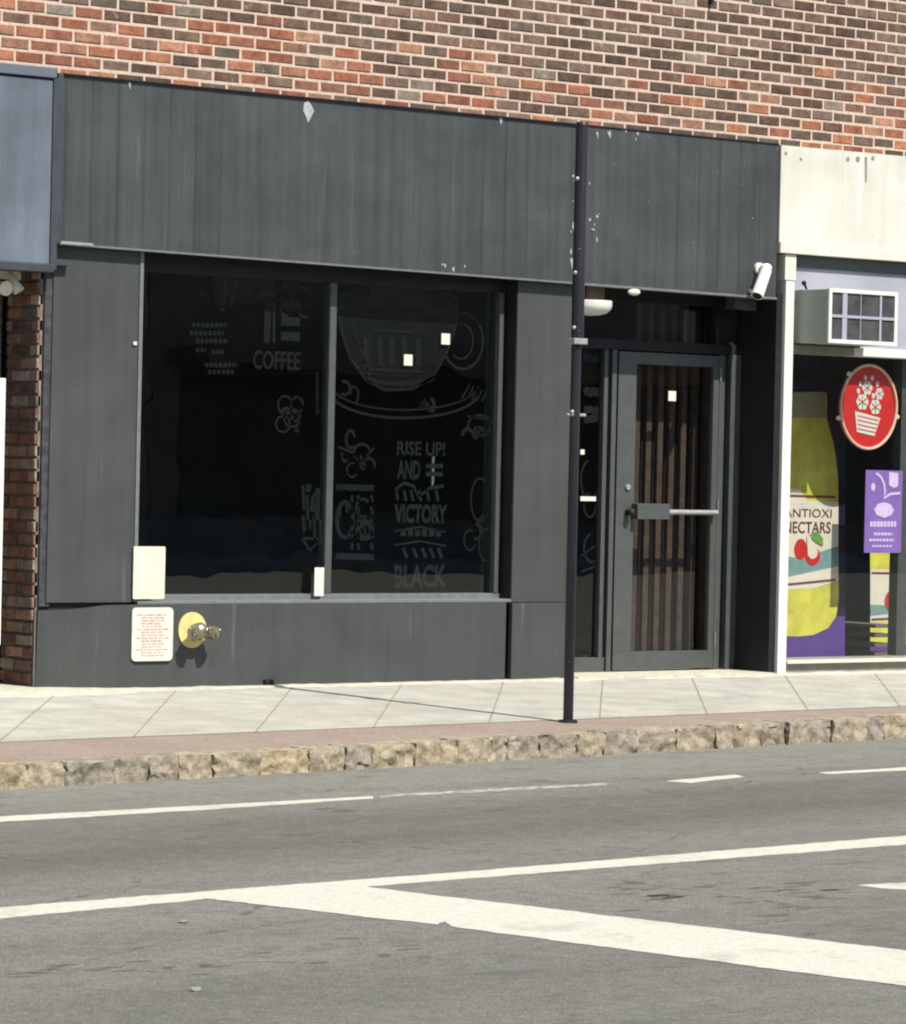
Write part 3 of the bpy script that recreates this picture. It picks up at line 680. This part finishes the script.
prism(bm, [(at(*p, -.022).x, at(*p, -.022).z) for p in ((865, 157), (867, 157), (866.5, 182), (865.5, 182))], -.024, -.0205)
obj('stains', bm, M['grey_trim'], wf)
WP1 = X(790, 450, 0)
bx('pillar', M['white'], wf, RX+.047, WP1, -.01, .25, -.05, zwb-.004, .004)
bx('corner_strip', M['cream'], wf, X(783, 300), WP1+.004, -.016, .2, Z(785, 280), zwb-.006, .003)
GYW = .13
bx('pillar', M['grey_trim'], wf, WP1+.002, WP1+.045, .06, .25, -.05, zwb, .004)
zh = Z(850, 352, .05)
bx('upper_panel', M['lav'], wf, WP1+.005, WXE, .05, .2, zh+.03, zwb-.09, 0)
bx('upper_shade_band', M['frame'], wf, WP1+.005, WXE, .04, .2, zwb-.09, zwb-.002, 0)  # dark band coloured in for the shading under the fascia lip
bx('window_head', M['grey_trim'], wf, WP1+.005, X(853, 350, .03), .02, .2, zh-.03, zh+.03, .004)
bx('window_head', M['white'], wf, X(853, 350, .03)+.002, WXE, .015, .2, zh-.028, zh+.032, .004)
zs = Z(850, 657, .1)
wwin = bx('shop_window', M['grey_trim'], wf, WP1+.045, WXE, .06, .22, -.05, zs, .006)
bx('sill', M['cream'], wwin, WP1+.045, WXE, .02, .22, zs-.035, zs-.012, .004)
bx('mullion', M['frame'], wwin, X(899, 520, .17), X(909, 520, .17), .17, .26, zs, zh-.03, .004)
bx('mullion', M['frame'], wwin, X(899, 520, .17)+1.9, X(909, 520, .17)+1.9, .17, .26, zs, zh-.03, .004)
bx('end_frame', M['white'], wwin, WXE-.3, WXE, -.01, .25, -.05, zwb, .004)
pane('glass_pane', M['glass_clear'], wwin, WP1+.045, WXE-.3, GYW, zs, zh-.03)
bm = bmesh.new(); box(bm, 2.96, WXE, 3.4, 3.5, -.05, 2.9); box(bm, 2.955, 2.99, .25, 3.5, -.05, 2.9); box(bm, WXE, WXE+.05, .25, 3.5, -.05, 2.9); box(bm, 2.955, WXE, .2, 3.5, 2.86, 2.92); box(bm, 2.955, WXE, .2, 3.5, -.08, -.02)
obj('room_walls', bm, M['void'], wf)
bm = bmesh.new()

for i in range(4): box(bm, X(850, 500, .8), X(870, 500, .8), .5, 1.0, .10+.07*i, .125+.07*i)
obj('display_shelf', bm, plain('shelf_grey', (.12, .12, .11), .6, .3, .2, 8), wf)

# window air conditioner
AF = -.31
c0 = at(829, 288, AF); c1 = at(896.5, 346.5, AF)
ac = empty('air_conditioner', (c0.x, .05, c1.z), 'window air conditioner with grey-green case and white framed grille above the shop window', 'air conditioner')
bx('case', M['ac_case'], ac, c0.x+.004, c1.x-.004, AF+.015, .051, c1.z+.004, c0.z-.004, .006)
gr = bmesh.new()
fx0, fx1, fz0, fz1 = c0.x, c1.x, c1.z, c0.z
for b_ in ((fx0, fx1, fz1-.028, fz1), (fx0, fx1, fz0, fz0+.028), (fx0, fx0+.03, fz0+.028, fz1-.028), (fx1-.03, fx1, fz0+.028, fz1-.028)): box(gr, b_[0], b_[1], AF-.006, AF+.014, b_[2], b_[3], .003)
obj('front_frame', gr, M['white'], ac)
bx('louvres', M['ac_dark'], ac, fx0+.03, fx1-.03, AF+.006, AF+.0145, fz0+.028, fz1-.028, 0)
gr = bmesh.new(); wd = fx1-fx0
for t, w_ in ((.20, .045), (.46, .006), (.74, .02)): box(gr, fx0+wd*t, fx0+wd*t+w_, AF-.002, AF+.006, fz0+.028, fz1-.028)
box(gr, fx0+.03, fx1-.03, AF-.004, AF+.004, (fz0+fz1)/2-.01, (fz0+fz1)/2+.01); obj('grille_bars', gr, M['lav'], ac)
gr = bmesh.new(); a_ = at(804, 283, -.05); tube(gr, a_, a_+Vector((.03, 0, -.05)), .012, .006, 8); ball(gr, a_, .018); obj('cable_clip', gr, M['black'], ac)

# round red sign behind the right window
RY = GYW+.035
cc_ = at(868, 407, RY); rx_ = (at(897, 407, RY).x-at(839.5, 407, RY).x)/2; rz_ = (at(868, 364, RY).z-at(868, 450, RY).z)/2
sg = empty('round_sign', (cc_.x, RY, cc_.z-rz_), 'round red sign with a white basket of flowers hung in the right shop window', 'sign')
obj('disc', disc(bmesh.new(), cc_.x, cc_.z, rx_*.95, rz_*.95, RY, RY+.03), M['red'], sg)
bm = bmesh.new(); n = 48; rr = .011
for i in range(n):
    a0, a1 = 2*pi*i/n, 2*pi*(i+1)/n
    tube(bm, (cc_.x+rx_*.97*cos(a0), RY-.008, cc_.z+rz_*.97*sin(a0)), (cc_.x+rx_*.97*cos(a1), RY-.008, cc_.z+rz_*.97*sin(a1)), rr, seg=8)
obj('rim', bm, M['rim'], sg, True)
bm = bmesh.new(); yb = RY-.003
def dp(px, py): p = at(px, py, RY); return (p.x, p.z)
prism(bm, [dp(854.5, 411), dp(880, 418), dp(874, 436), dp(856.5, 432)], yb-.002, RY+.001)
for q in ((862, 402, 6.0, 8), (875, 407, 5.5, 7.5), (867, 388, 5, 7), (879, 394, 4, 6)):
    for k in range(6):
        t = k*pi/3; c_ = dp(q[0]+q[2]*.62*cos(t), q[1]-q[3]*.62*sin(t)); disc(bm, c_[0], c_[1], .020*q[2]/5, .020*q[3]/7*1.1, yb-.002, RY+.001, 10)
for q in ((858, 391), (865, 378), (872, 378), (877, 384), (860, 384), (873, 396)):
    c_ = dp(*q); disc(bm, c_[0], c_[1], .016, .02, yb-.002, RY+.001, 8)
obj('basket_emblem', bm, M['white'], sg)
bm = bmesh.new()
for k in range(4): strip(bm, [dp(857, 415.5+k*4.3), dp(867, 418+k*4.3), dp(878-k*.9, 420.5+k*4.0)], .007, yb-.004)
for q in ((862, 402.5), (875, 407.5), (867, 388)): c_ = dp(*q); disc(bm, c_[0], c_[1], .011, .013, yb-.005, yb-.001, 8)
obj('emblem_lines', bm, M['red'], sg)
bm = bmesh.new()
for q in ((849, 374), (897, 417), (838.5, 418)): ball(bm, at(*q, RY-.01), .018, (1.4, .5, 1))
obj('hanging_clips', bm, M['cream'], sg)

# posters
def pp(Y):
    return lambda px, py: (at(px, py, Y).x, at(px, py, Y).z)
def bottle_poster(Yp, dxp, label, right=845, left=787, sq=1.):
    o = empty('bottle_poster', (at(left+dxp, 657, Yp).x, Yp, at(left, 657, Yp).z), label, 'poster', 'bottle posters in the right shop window')
    f = lambda px, py: (at(px, py, Yp).x+0, at(px, py, Yp).z)
    g = lambda px, py: f(px+dxp, 657-(657-py)*sq)
    L = left
    def poly(name, pts, mat, k):
        bm = bmesh.new(); prism(bm, [g(*p) for p in pts], Yp-.0012*k, Yp-.0012*k+.001); return obj(name, bm, mat, o)
    poly('backing', [(L, 384), (right, 384), (right, 657), (L, 658)], M['purple'], 0)
    poly('shaded_backing', [(L, 384), (right, 384), (right, 616), (L, 616)], plain('shaded_purple', (.012, .010, .03), .5, .3, .1, 8), 1)  # upper purple background coloured dark to stand for shade on the poster
    poly('bottle', [(L, 400), (793, 393), (826, 393), (827, 400), (826.5, 418), (829, 428), (833, 442), (836, 460), (838, 480), (838, 560), (838.5, 600), (836, 616), (828, 628), (813, 635), (798, 636.5), (L, 636)], M['yellow'], 2)
    poly('cap', [(793, 392), (825, 392), (826, 400), (825, 404), (827, 418), (791, 418), (792, 404)], M['olive'], 3)
    poly('label_band', [(L, 500), (838, 502), (838, 580), (815, 588), (L, 590)], M['label'], 3)
    poly('label_shoulder', [(L, 488), (799, 489), (804, 496), (808, 504), (L, 504)], M['label'], 4)
    poly('label_band_lower', [(L, 556), (800, 558), (838, 546), (838, 566), (L, 578)], M['label_blue'], 4)
    bm = bmesh.new()
    for y0, y1 in ((495.5, 497), (585, 580)): 
        q = [g(x, y0+(y1-y0)*(x-L)/50) for x in range(L+1, 838, 4)]; strip(bm, q, .016, Yp-.0065)
    obj('label_stripes', bm, M['maroon'], o)
    bm = bmesh.new(); a0 = g(L+1.5, 520); a1 = g(831, 520); text_bm(bm, 'ANTIOXI', a0[0], g(L, 517)[1], a1[0]-a0[0], .062*sq, Yp-.0066)
    a0 = g(L+1.5, 533); a1 = g(830, 533); text_bm(bm, 'NECTARS', a0[0], g(L, 533)[1], a1[0]-a0[0], .085*sq, Yp-.0066, bold=.01)
    if sq == 1.: obj('label_text', bm, M['maroon'], o)
    else: bm.free()
    bm = bmesh.new(); c_ = g(800, 549); disc(bm, c_[0], c_[1], .062, .075, Yp-.0078, Yp-.007, 24); c_ = g(812, 556); disc(bm, c_[0], c_[1], .075, .07, Yp-.0074, Yp-.0068, 24); obj('fruit', bm, M['red'], o)
    bm = bmesh.new(); c_ = g(812, 552); disc(bm, c_[0], c_[1], .05, .05, Yp-.009, Yp-.008, 24); prism(bm, [g(806, 536), g(810, 536), g(811, 556), g(807, 556)], Yp-.010, Yp-.0092); obj('fruit_slice', bm, M['label'], o)
    bm = bmesh.new(); prism(bm, [g(808, 535), g(816, 531), g(822, 538), g(822, 546), g(815, 542)], Yp-.0112, Yp-.0105); obj('leaf', bm, M['leaf'], o)
    return o
bottle_poster(.46, 0, 'tall poster of a yellow juice bottle at the left of the right shop window', left=782)
bottle_poster(.95, 90, sq=.52, right=860, label='second juice bottle poster farther back, lower and half hidden behind the purple sign', left=780)
PYS = GYW+.03; f = pp(PYS)
ps = empty('purple_sign', (at(866, 553, PYS).x, PYS, at(866, 553, PYS).z), 'small purple sign with a swirl pouring into a white bowl below the round red sign', 'sign')
bm = bmesh.new(); q0, q1 = at(866, 470, PYS), at(901, 553, PYS); box(bm, q0.x, q1.x, PYS, PYS+.006, q1.z, q0.z, .002); obj('card', bm, M['lilac'], ps)
bm = bmesh.new(); yk = PYS-.002
strip(bm, [f(876, 473), f(881, 477), f(884, 484), (f(885, 492)), f(884, 498), f(890, 494), f(900, 493)], .018, yk)
prism(bm, [f(889, 472), f(898, 473), f(898, 486), f(894, 488), f(889, 485)], yk, yk+.001)
c_ = f(884, 508); disc(bm, c_[0], c_[1], .085, .04, yk, yk+.001, 24); prism(bm, [f(873, 508), f(894, 509), f(891, 515), f(884, 518), f(876, 515)], yk-.002, yk-.001)
c_ = f(873, 487); disc(bm, c_[0], c_[1], .022, .03, yk, yk+.001, 10)
for y, x0, x1, wd in ((524, 870, 896, .04), (534, 874, 892, .02), (540, 869, 894, .018), (546, 872, 892, .014)):
    x = x0
    while x < x1: strip(bm, [f(x, y), f(min(x+2.6, x1), y)], wd, yk); x += 3.4
obj('sign_print', bm, M['pale_lilac'], ps)

# ------------------------------------------------------------ blue-grey shopfront on the left
lf = empty('blue_storefront', (-4.5, 0, 0), 'blue grey boxed awning front and old brick return at the left edge', 'storefront')
AY = -.03
ax1 = X(54, 170, AY)
zt_, zb_ = Z(30, 78, AY), Z(30, 263, AY)
bx('awning_panel', M['blue'], lf, -8.9, ax1-.02, AY, .12, zb_, zt_, .004)
bx('awning_top_rail', plain('blue_grey_rail', (.10, .115, .14), .4, .5, .1, 6), lf, -8.9, ax1, AY-.015, .12, zt_+.012, zt_+.075, .006)
bx('awning_joint', M['black'], lf, -8.9, ax1-.01, AY+.01, .12, zt_-.004, zt_+.014, 0)
bx('awning_edge', M['blue_trim'], lf, ax1-.018, XL-.037, AY-.008, .12, zb_-.03, zt_+.011, .003)
bx('awning_bottom_rail', M['blue_trim'], lf, -8.9, ax1+.0, AY-.03, .3, zb_-.05, zb_-.002, .005)
# brick return wall beside the charcoal pillar
def pick_old(rnd, x, z, r):
    c = rnd.choice([(.15, .075, .055), (.10, .06, .05), (.19, .12, .09), (.22, .17, .135), (.12, .09, .075), (.17, .09, .06)])
    k = rnd.uniform(.8, 1.25)*1.35; return tuple(v*k for v in c)
BXR = X(40, 300, .06)+.075
bm = bmesh.new(); brick_wall(bm, None, .08, .44, -.02, 2.72, BXR-.075, 5, pick_old, along='y', dep=.03); obj('brick_return', bm, M['brick'], lf)
bx('return_core', M['old_mortar'], lf, BXR-.060, BXR+.15, .08, .44, -.06, 2.75, 0)
bx('return_edge', plain('bare_render', (.20, .18, .155), .8, .2, .35, 25), lf, BXR-.075, PX+.0, .04, .058, -.06, SEAM-.02, .004)
bx('return_edge', plain('grey_edge', (.045, .048, .055), .7, .2, .5, 18), lf, X(45, 300, .06), X(54.5, 250, P_Y)+.02, .060, .078, SEAM-.01, 2.72, .004)
# door panel of the left shop
bx('side_door', M['white'], lf, -4.9, X(3.6, 500, .02), .02, .06, Z(0, 645, .02), Z(0, 378, .02), .004)
bx('shop_wall', M['old_mortar'], lf, -8.9, BXR-.062, .52, .9, -.06, 2.75, 0)
bx('awning_soffit', M['blue_trim'], lf, -8.9, BXR+.1, .0, .9, zb_+.0, zb_+.03, 0)
# twin lamp heads under the awning
fl = empty('flood_lamp', at(8, 276, .25), 'cream twin floodlight fixed under the blue awning at the left edge', 'lamp')
bm = bmesh.new(); p = at(2, 287, .12); tube(bm, p+Vector((0, .06, .0)), p+Vector((0, -.05, -.01)), .035, .045); obj('lamp_head', bm, M['cream'], fl, True)
bm = bmesh.new(); p = at(14, 283, .12); tube(bm, p+Vector((-.03, .02, .05)), p+Vector((.02, -.03, -.05)), .028, .036); obj('lamp_head', bm, M['cream'], fl, True)
bm = bmesh.new(); p = at(8, 276, .14); box(bm, p.x-.10, p.x+.08, .12, .18, p.z-.02, p.z+.06, .006); obj('mount', bm, M['cream'], fl)

# ------------------------------------------------------------ things on the front
def paper(px0, py0, px1, py1, Y, name, label, cat, th=.006, rad=.0):
    a_, b_ = at((px0+px1)/2, py0, Y), at((px0+px1)/2, py1, Y); x0, x1 = at(px0, (py0+py1)/2, Y).x, at(px1, (py0+py1)/2, Y).x
    bm = bmesh.new()
    z0, z1 = b_.z, a_.z
    if rad:
        pts = []
        for cx, cz, s in ((x1-rad, z1-rad, 0), (x0+rad, z1-rad, 90), (x0+rad, z0+rad, 180), (x1-rad, z0+rad, 270)):
            for k in range(6): t = radians(s+k*18); pts.append((cx+rad*cos(t), cz+rad*sin(t)))
        prism(bm, pts, Y, Y+th)
    else: box(bm, x0, x1, Y, Y+th, z0, z1)
    return bm, (x0, x1, z0, z1)
Yq = .03
bm, r_ = paper(133.5, 546.5, 165, 599, Yq, '', '', '', .01, .01)
n1 = empty('notice', (r_[0], Yq, r_[2]), 'pale yellow blank notice fixed above the red lettered notice beside the window', 'sign'); obj('sheet', bm, plain('sun_bleached_paper', (.56, .56, .43), .7, .2, .12, 6), n1)
bm = bmesh.new(); box(bm, r_[0]+.01, r_[1]-.01, Yq+.009, .06, r_[2]+.02, r_[3]-.02); obj('backing_board', bm, M['black'], n1)
Yq = .018
bm, r_ = paper(132, 607.5, 173, 661, Yq, '', '', '', .01, .03)
n2 = empty('notice', (r_[0], Yq, r_[2]), 'white notice with faded red lines of lettering, left of the hose connection', 'sign'); obj('sheet', bm, M['paper'], n2)
bm = bmesh.new()
bm2 = bmesh.new(); rnd = random.Random(2); rows = 15
for k in range(rows):
    z = r_[3]-.045-k*(r_[3]-r_[2]-.08)/(rows-1); ww = (r_[1]-r_[0])*(.78 if k in (0, 5, 8, 12) else .55); xc = (r_[0]+r_[1])/2; x = xc-ww/2; tgt = bm if k % 3 else bm2
    while x < xc+ww/2-.02:
        l = rnd.uniform(.018, .05); strip(tgt, [(x, z), (min(x+l, xc+ww/2), z)], rnd.choice((.006, .008, .009)), Yq-.0015); x += l+.007
obj('lettering', bm, M['paper_text'], n2); obj('lettering', bm2, M['paper_grey'], n2)

# fire hose connection
cp = at(191, 630, .035); FY = .028
fd = empty('hose_connection', cp, 'tarnished brass twin fire hose connection on a cream round plate on the riser', 'fire hose connection')
obj('wall_plate', disc(bmesh.new(), cp.x+.005, cp.z, .105, .112, FY-.004, .0365, 32), M['plate'], fd)
bm = bmesh.new(); b0 = Vector((cp.x+.02, FY, cp.z-.005)); b1 = b0+Vector((.0, -.055, -.0)); tube(bm, b0, b1, .045, .05); ball(bm, b1, .056)
for s_ in (-1, 1): tube(bm, b1, b1+Vector((s_*.075, -.035, -.005)), .036, .034)
obj('body', bm, M['brass'], fd, True)
for s_ in (-1, 1):
    bm = bmesh.new(); a_ = b1+Vector((s_*.062, -.030, -.005)); d_ = Vector((s_*.40, -.9, -.10)).normalized(); tube(bm, a_, a_+d_*.045, .042, .040, 16); tube(bm, a_+d_*.04, a_+d_*.058, .022, .016, 6)
    for k in range(3):
        t = k*2*pi/3+.4; q = a_+d_*.03+Vector((cos(t)*.042, 0, sin(t)*.042)); ball(bm, q, .011)
    obj('outlet_cap', bm, M['brass'], fd, True)

# small stickers
def sticker(px0, py0, px1, py1, Y, label, mat='paper'):
    bm, r_ = paper(px0, py0, px1, py1, Y, '', '', '', .002); o = obj('sticker', bm, M[mat], None); return tag(o, label, 'sticker')
sticker(404, 354.5, 412.5, 365.5, GY-.006, 'lower of two small white square stickers on the display window over the cup drawing')
sticker(441.5, 333.5, 450, 344.5, GY-.006, 'upper right of two small white square stickers on the display window, near the cup handle')
sticker(314.5, 567.5, 324, 596, .128, 'tall white sticker at the foot of the window mullion')
sticker(668.5, 391, 676, 401, DY-.008, 'small white sticker high on the glass of the entrance door')
sticker(580.5, 496.5, 596, 501, DY+.02, 'thin white sticker low on the sidelight beside the door')
sticker(580.5, 449.5, 584.5, 454.5, DY+.02, 'tiny white dot sticker on the sidelight above the thin sticker')
sticker(133.5, 341.5, 137, 345, P_Y-.012, 'tiny white sticker on the left pillar beside the display window')
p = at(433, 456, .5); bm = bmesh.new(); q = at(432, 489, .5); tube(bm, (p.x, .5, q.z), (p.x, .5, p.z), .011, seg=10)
tag(obj('highlight_rod', bm, M['galv'], None, True), 'slim pale rod standing in for a bright vertical highlight behind the lettering in the right pane', 'highlight streak')  # pale rod put in for a bright reflective streak on the glass

# lamp in the entrance
LY = .10
p = at(599, 303, LY); lm = empty('dome_lamp', (p.x, LY, zb_s), 'white half dome lamp under the fascia beside the pole', 'lamp')
bm = bmesh.new(); r_ = .165; seg = 28
prof = [(r_, .025), (r_, -.012), (r_*.94, -.038), (r_*.75, -.062), (r_*.42, -.075), (0.001, -.08)]
rings = []
cx0 = X(612, 303, LY)-.18
for rr_, zz in prof: rings.append([bm.verts.new((cx0+rr_*cos(2*pi*i/seg), LY+.02+rr_*.8*sin(2*pi*i/seg), p.z-.01+zz)) for i in range(seg)])
for k in range(len(rings)-1):
    for i in range(seg): bm.faces.new((rings[k][i], rings[k][(i+1) % seg], rings[k+1][(i+1) % seg], rings[k+1][i]))
bm.faces.new(rings[0])
obj('shade', bm, M['white'], lm, True)
bm = bmesh.new(); box(bm, cx0-.08, cx0+.08, LY-.04, LY+.09, p.z+.012, zb_r+.05, .006); obj('base', bm, M['slat'], lm)

# security camera on the fascia
cY = -.10
a_ = at(767, 268, cY); b_ = at(757, 296, cY-.05)
scam = empty('security_camera', (a_.x, 0, a_.z), 'white bullet security camera on the lower right corner of the dark fascia', 'security camera')
bm = bmesh.new(); tube(bm, (a_.x, -.009, a_.z+.0), (a_.x, -.03, a_.z+.0), .04); tube(bm, (a_.x, -.03, a_.z), a_, .018); ball(bm, a_+Vector((0, .01, .0)), .042, (1, 1, .8)); obj('mount', bm, M['white'], scam, True)
bm = bmesh.new(); d_ = (b_-a_).normalized(); tube(bm, a_+d_*.02, b_, .040, .044, 24); obj('body', bm, M['white'], scam, True)
bm = bmesh.new(); tube(bm, b_, b_+d_*.003, .034); obj('lens', bm, M['black'], scam, True)
bm = bmesh.new(); q = at(751, 291, -.03); tube(bm, q, b_+Vector((0, 0, .04)), .008, seg=8); ball(bm, q, .014); obj('cable', bm, M['white'], scam)
jb = at(746, 304, .2); bm = bmesh.new(); box(bm, jb.x-.14, jb.x-.02, .16, .26, jb.z-.04, zb_r+.036, .004); box(bm, jb.x-.017, jb.x+.075, .17, .26, jb.z-.045, zb_r+.036, .004)
tag(obj('junction_box', bm, M['frame'], None), 'small grey box under the fascia beside the security camera', 'box')

q = at(634, 292, -.01); bm = bmesh.new(); ball(bm, q, .045, (1.2, .5, .55)); tag(obj('soffit_light', bm, M['cream'], None, True), 'tiny pale round fitting on the bottom edge of the dark fascia above the door', 'light fitting')
# steel pole at the kerb
PB = on_walk(568, 722); PB.z = walk_z(PB.y)
def pole_at(px, py): d = ray(px, py); t = (PB.y-CAM[1])/d.y; return CAM[2]+t*d.z
pt = pole_at(583, 127)
pl = empty('street_pole', PB, 'slim dark steel pole standing on the pavers before the entrance', 'pole')
bm = bmesh.new(); hw = .030
def lean(z): return 0.
tube(bm, (PB.x, PB.y, PB.z-.1), (PB.x, PB.y, pt), hw, hw*.97, 24); obj('shaft', bm, M['pole'], pl, True)
bm = bmesh.new(); z1 = pole_at(579, 344); tube(bm, (PB.x+.006, PB.y, z1), (PB.x+.006, PB.y, pt+.01), hw+.007, hw+.007, 24); obj('sleeve', bm, M['pole'], pl, True)
bm = bmesh.new(); tube(bm, (PB.x+.006, PB.y, pt+.01), (PB.x+.006, PB.y, pt+.028), hw+.010, hw+.004, 24); obj('cap', bm, M['pole'], pl, True)
bm = bmesh.new(); tube(bm, (PB.x, PB.y, PB.z-.01), (PB.x, PB.y, PB.z+.012), .06, .055, 20); obj('base_collar', bm, M['pole'], pl, True)
bm = bmesh.new(); box(bm, PB.x-.056, PB.x+.045, PB.y-.05, PB.y+.03, pole_at(578, 344.5), pole_at(578, 338.5), .005); obj('clamp', bm, M['galv'], pl)
bm = bmesh.new()
for y in (179, 273, 328, 412): ball(bm, (PB.x-.042, PB.y-.025, pole_at(577, y)), .012)
obj('bolts', bm, M['galv'], pl)
bm = bmesh.new(); z_ = pole_at(577, 415); tube(bm, (PB.x-.07, PB.y-.01, z_), (PB.x+.07, PB.y-.01, z_), .009, seg=8); obj('cross_pin', bm, M['galv'], pl)
bm = bmesh.new()
box(bm, at(265, 683, .04).x-.02, at(268, 683, .04).x+.02, -.0, .10, .0, .06, .01); tag(obj('shadow_tip_block', bm, M['black'], None), 'small black block standing for the pole shadow tip at the foot of the riser where the walk meets the shopfront', 'shadow mark')  # black block put where the pole's shadow ends at the wall

# ------------------------------------------------------------ across the street (behind the camera; seen only as dim reflections)
bm = bmesh.new(); box(bm, -60, 90, -60, -26, ROAD_Z-.05, ROAD_Z+.14); struct('far_pavement', bm, M['concrete'])
M['far_shop'] = plain('far_shop_front', (.11, .10, .085), .7, .3, .3, .8)
random.seed(5); x = -50; mats = [plain('far_brick', (.24, .17, .12), .9, .2, .2, 2), plain('far_render', (.36, .31, .24), .9, .2, .2, 2), plain('far_grey', (.27, .24, .20), .9, .2, .2, 2)]
labs = ['long row building across the street, first from the far left end', 'row building across the street, second from the left end', 'row building across the street, third from the left end', 'row building across the street, fourth from the left end',
        'row building across the street, fifth from the left end', 'row building across the street, sixth from the left end', 'row building across the street, seventh from the left end', 'row building across the street, eighth from the left end', 'row building across the street, ninth from the left end', 'row building across the street, tenth from the left end', 'row building across the street, eleventh from the left end', 'row building across the street, last at the right end']
i = 0
while x < 85:
    wd = random.uniform(11, 15); h = random.uniform(5.6, 6.4)
    o = empty('row_building', (x+wd/2, -30, ROAD_Z), labs[i % 12], 'building', 'buildings across the street')
    bx('wall', mats[i % 3], o, x, x+wd-.02, -40, -30, ROAD_Z, h, 0)
    bm = bmesh.new()
    for fl_ in range(1):
        for k in range(4):
            xx = x+1.2+k*(wd-2)/4; box(bm, xx, xx+1.3, -30.0, -29.97, 4.6+fl_*3-.6, 6.2+fl_*3-.6)
    obj('windows', bm, mats[(i+2) % 3], o)
    bm = bmesh.new(); box(bm, x+.6, x+wd-.8, -30, -29.96, .6, 2.9); obj('shop_front', bm, M['far_shop'], o)
    bm = bmesh.new(); box(bm, x+.4, x+wd-.6, -30.0, -29.0, 3.0, 3.3); obj('canopy', bm, mats[(i+1) % 3], o)
    x += wd; i += 1

# separate the countable loose pieces into parts of their own
def explode(o, name):
    me = o.data; bm = bmesh.new(); bm.from_mesh(me); bm.verts.ensure_lookup_table(); seen = set(); parts = []
    for v in bm.verts:
        if v.index in seen: continue
        st = [v]; comp = set()
        while st:
            q = st.pop()
            if q.index in comp: continue
            comp.add(q.index); st.extend(e.other_vert(q) for e in q.link_edges if e.other_vert(q).index not in comp)
        seen |= comp; parts.append(comp)
    for i, comp in enumerate(parts):
        b2 = bm.copy(); b2.verts.ensure_lookup_table()
        bmesh.ops.delete(b2, geom=[v for v in b2.verts if v.index not in comp], context='VERTS')
        m2 = bpy.data.meshes.new(name); b2.to_mesh(m2); b2.free()
        for m in me.materials: m2.materials.append(m)
        n = bpy.data.objects.new(name, m2); C.objects.link(n); n.parent = o.parent; n.matrix_parent_inverse = o.matrix_parent_inverse.copy()
    bm.free(); bpy.data.objects.remove(o)
for pre, nm in (('paint_chips', 'paint_chip'), ('hinges', 'hinge'), ('bolts', 'bolt'), ('hanging_clips', 'hanging_clip'), ('shop_counter', 'counter'), ('display_shelf', 'shelf'), ('stains', 'stain'), ('windows', 'window'), ('grille_bars', 'grille_bar')):
    for o in [o for o in bpy.data.objects if o.type == 'MESH' and o.name.split('.')[0] == pre]: explode(o, nm)
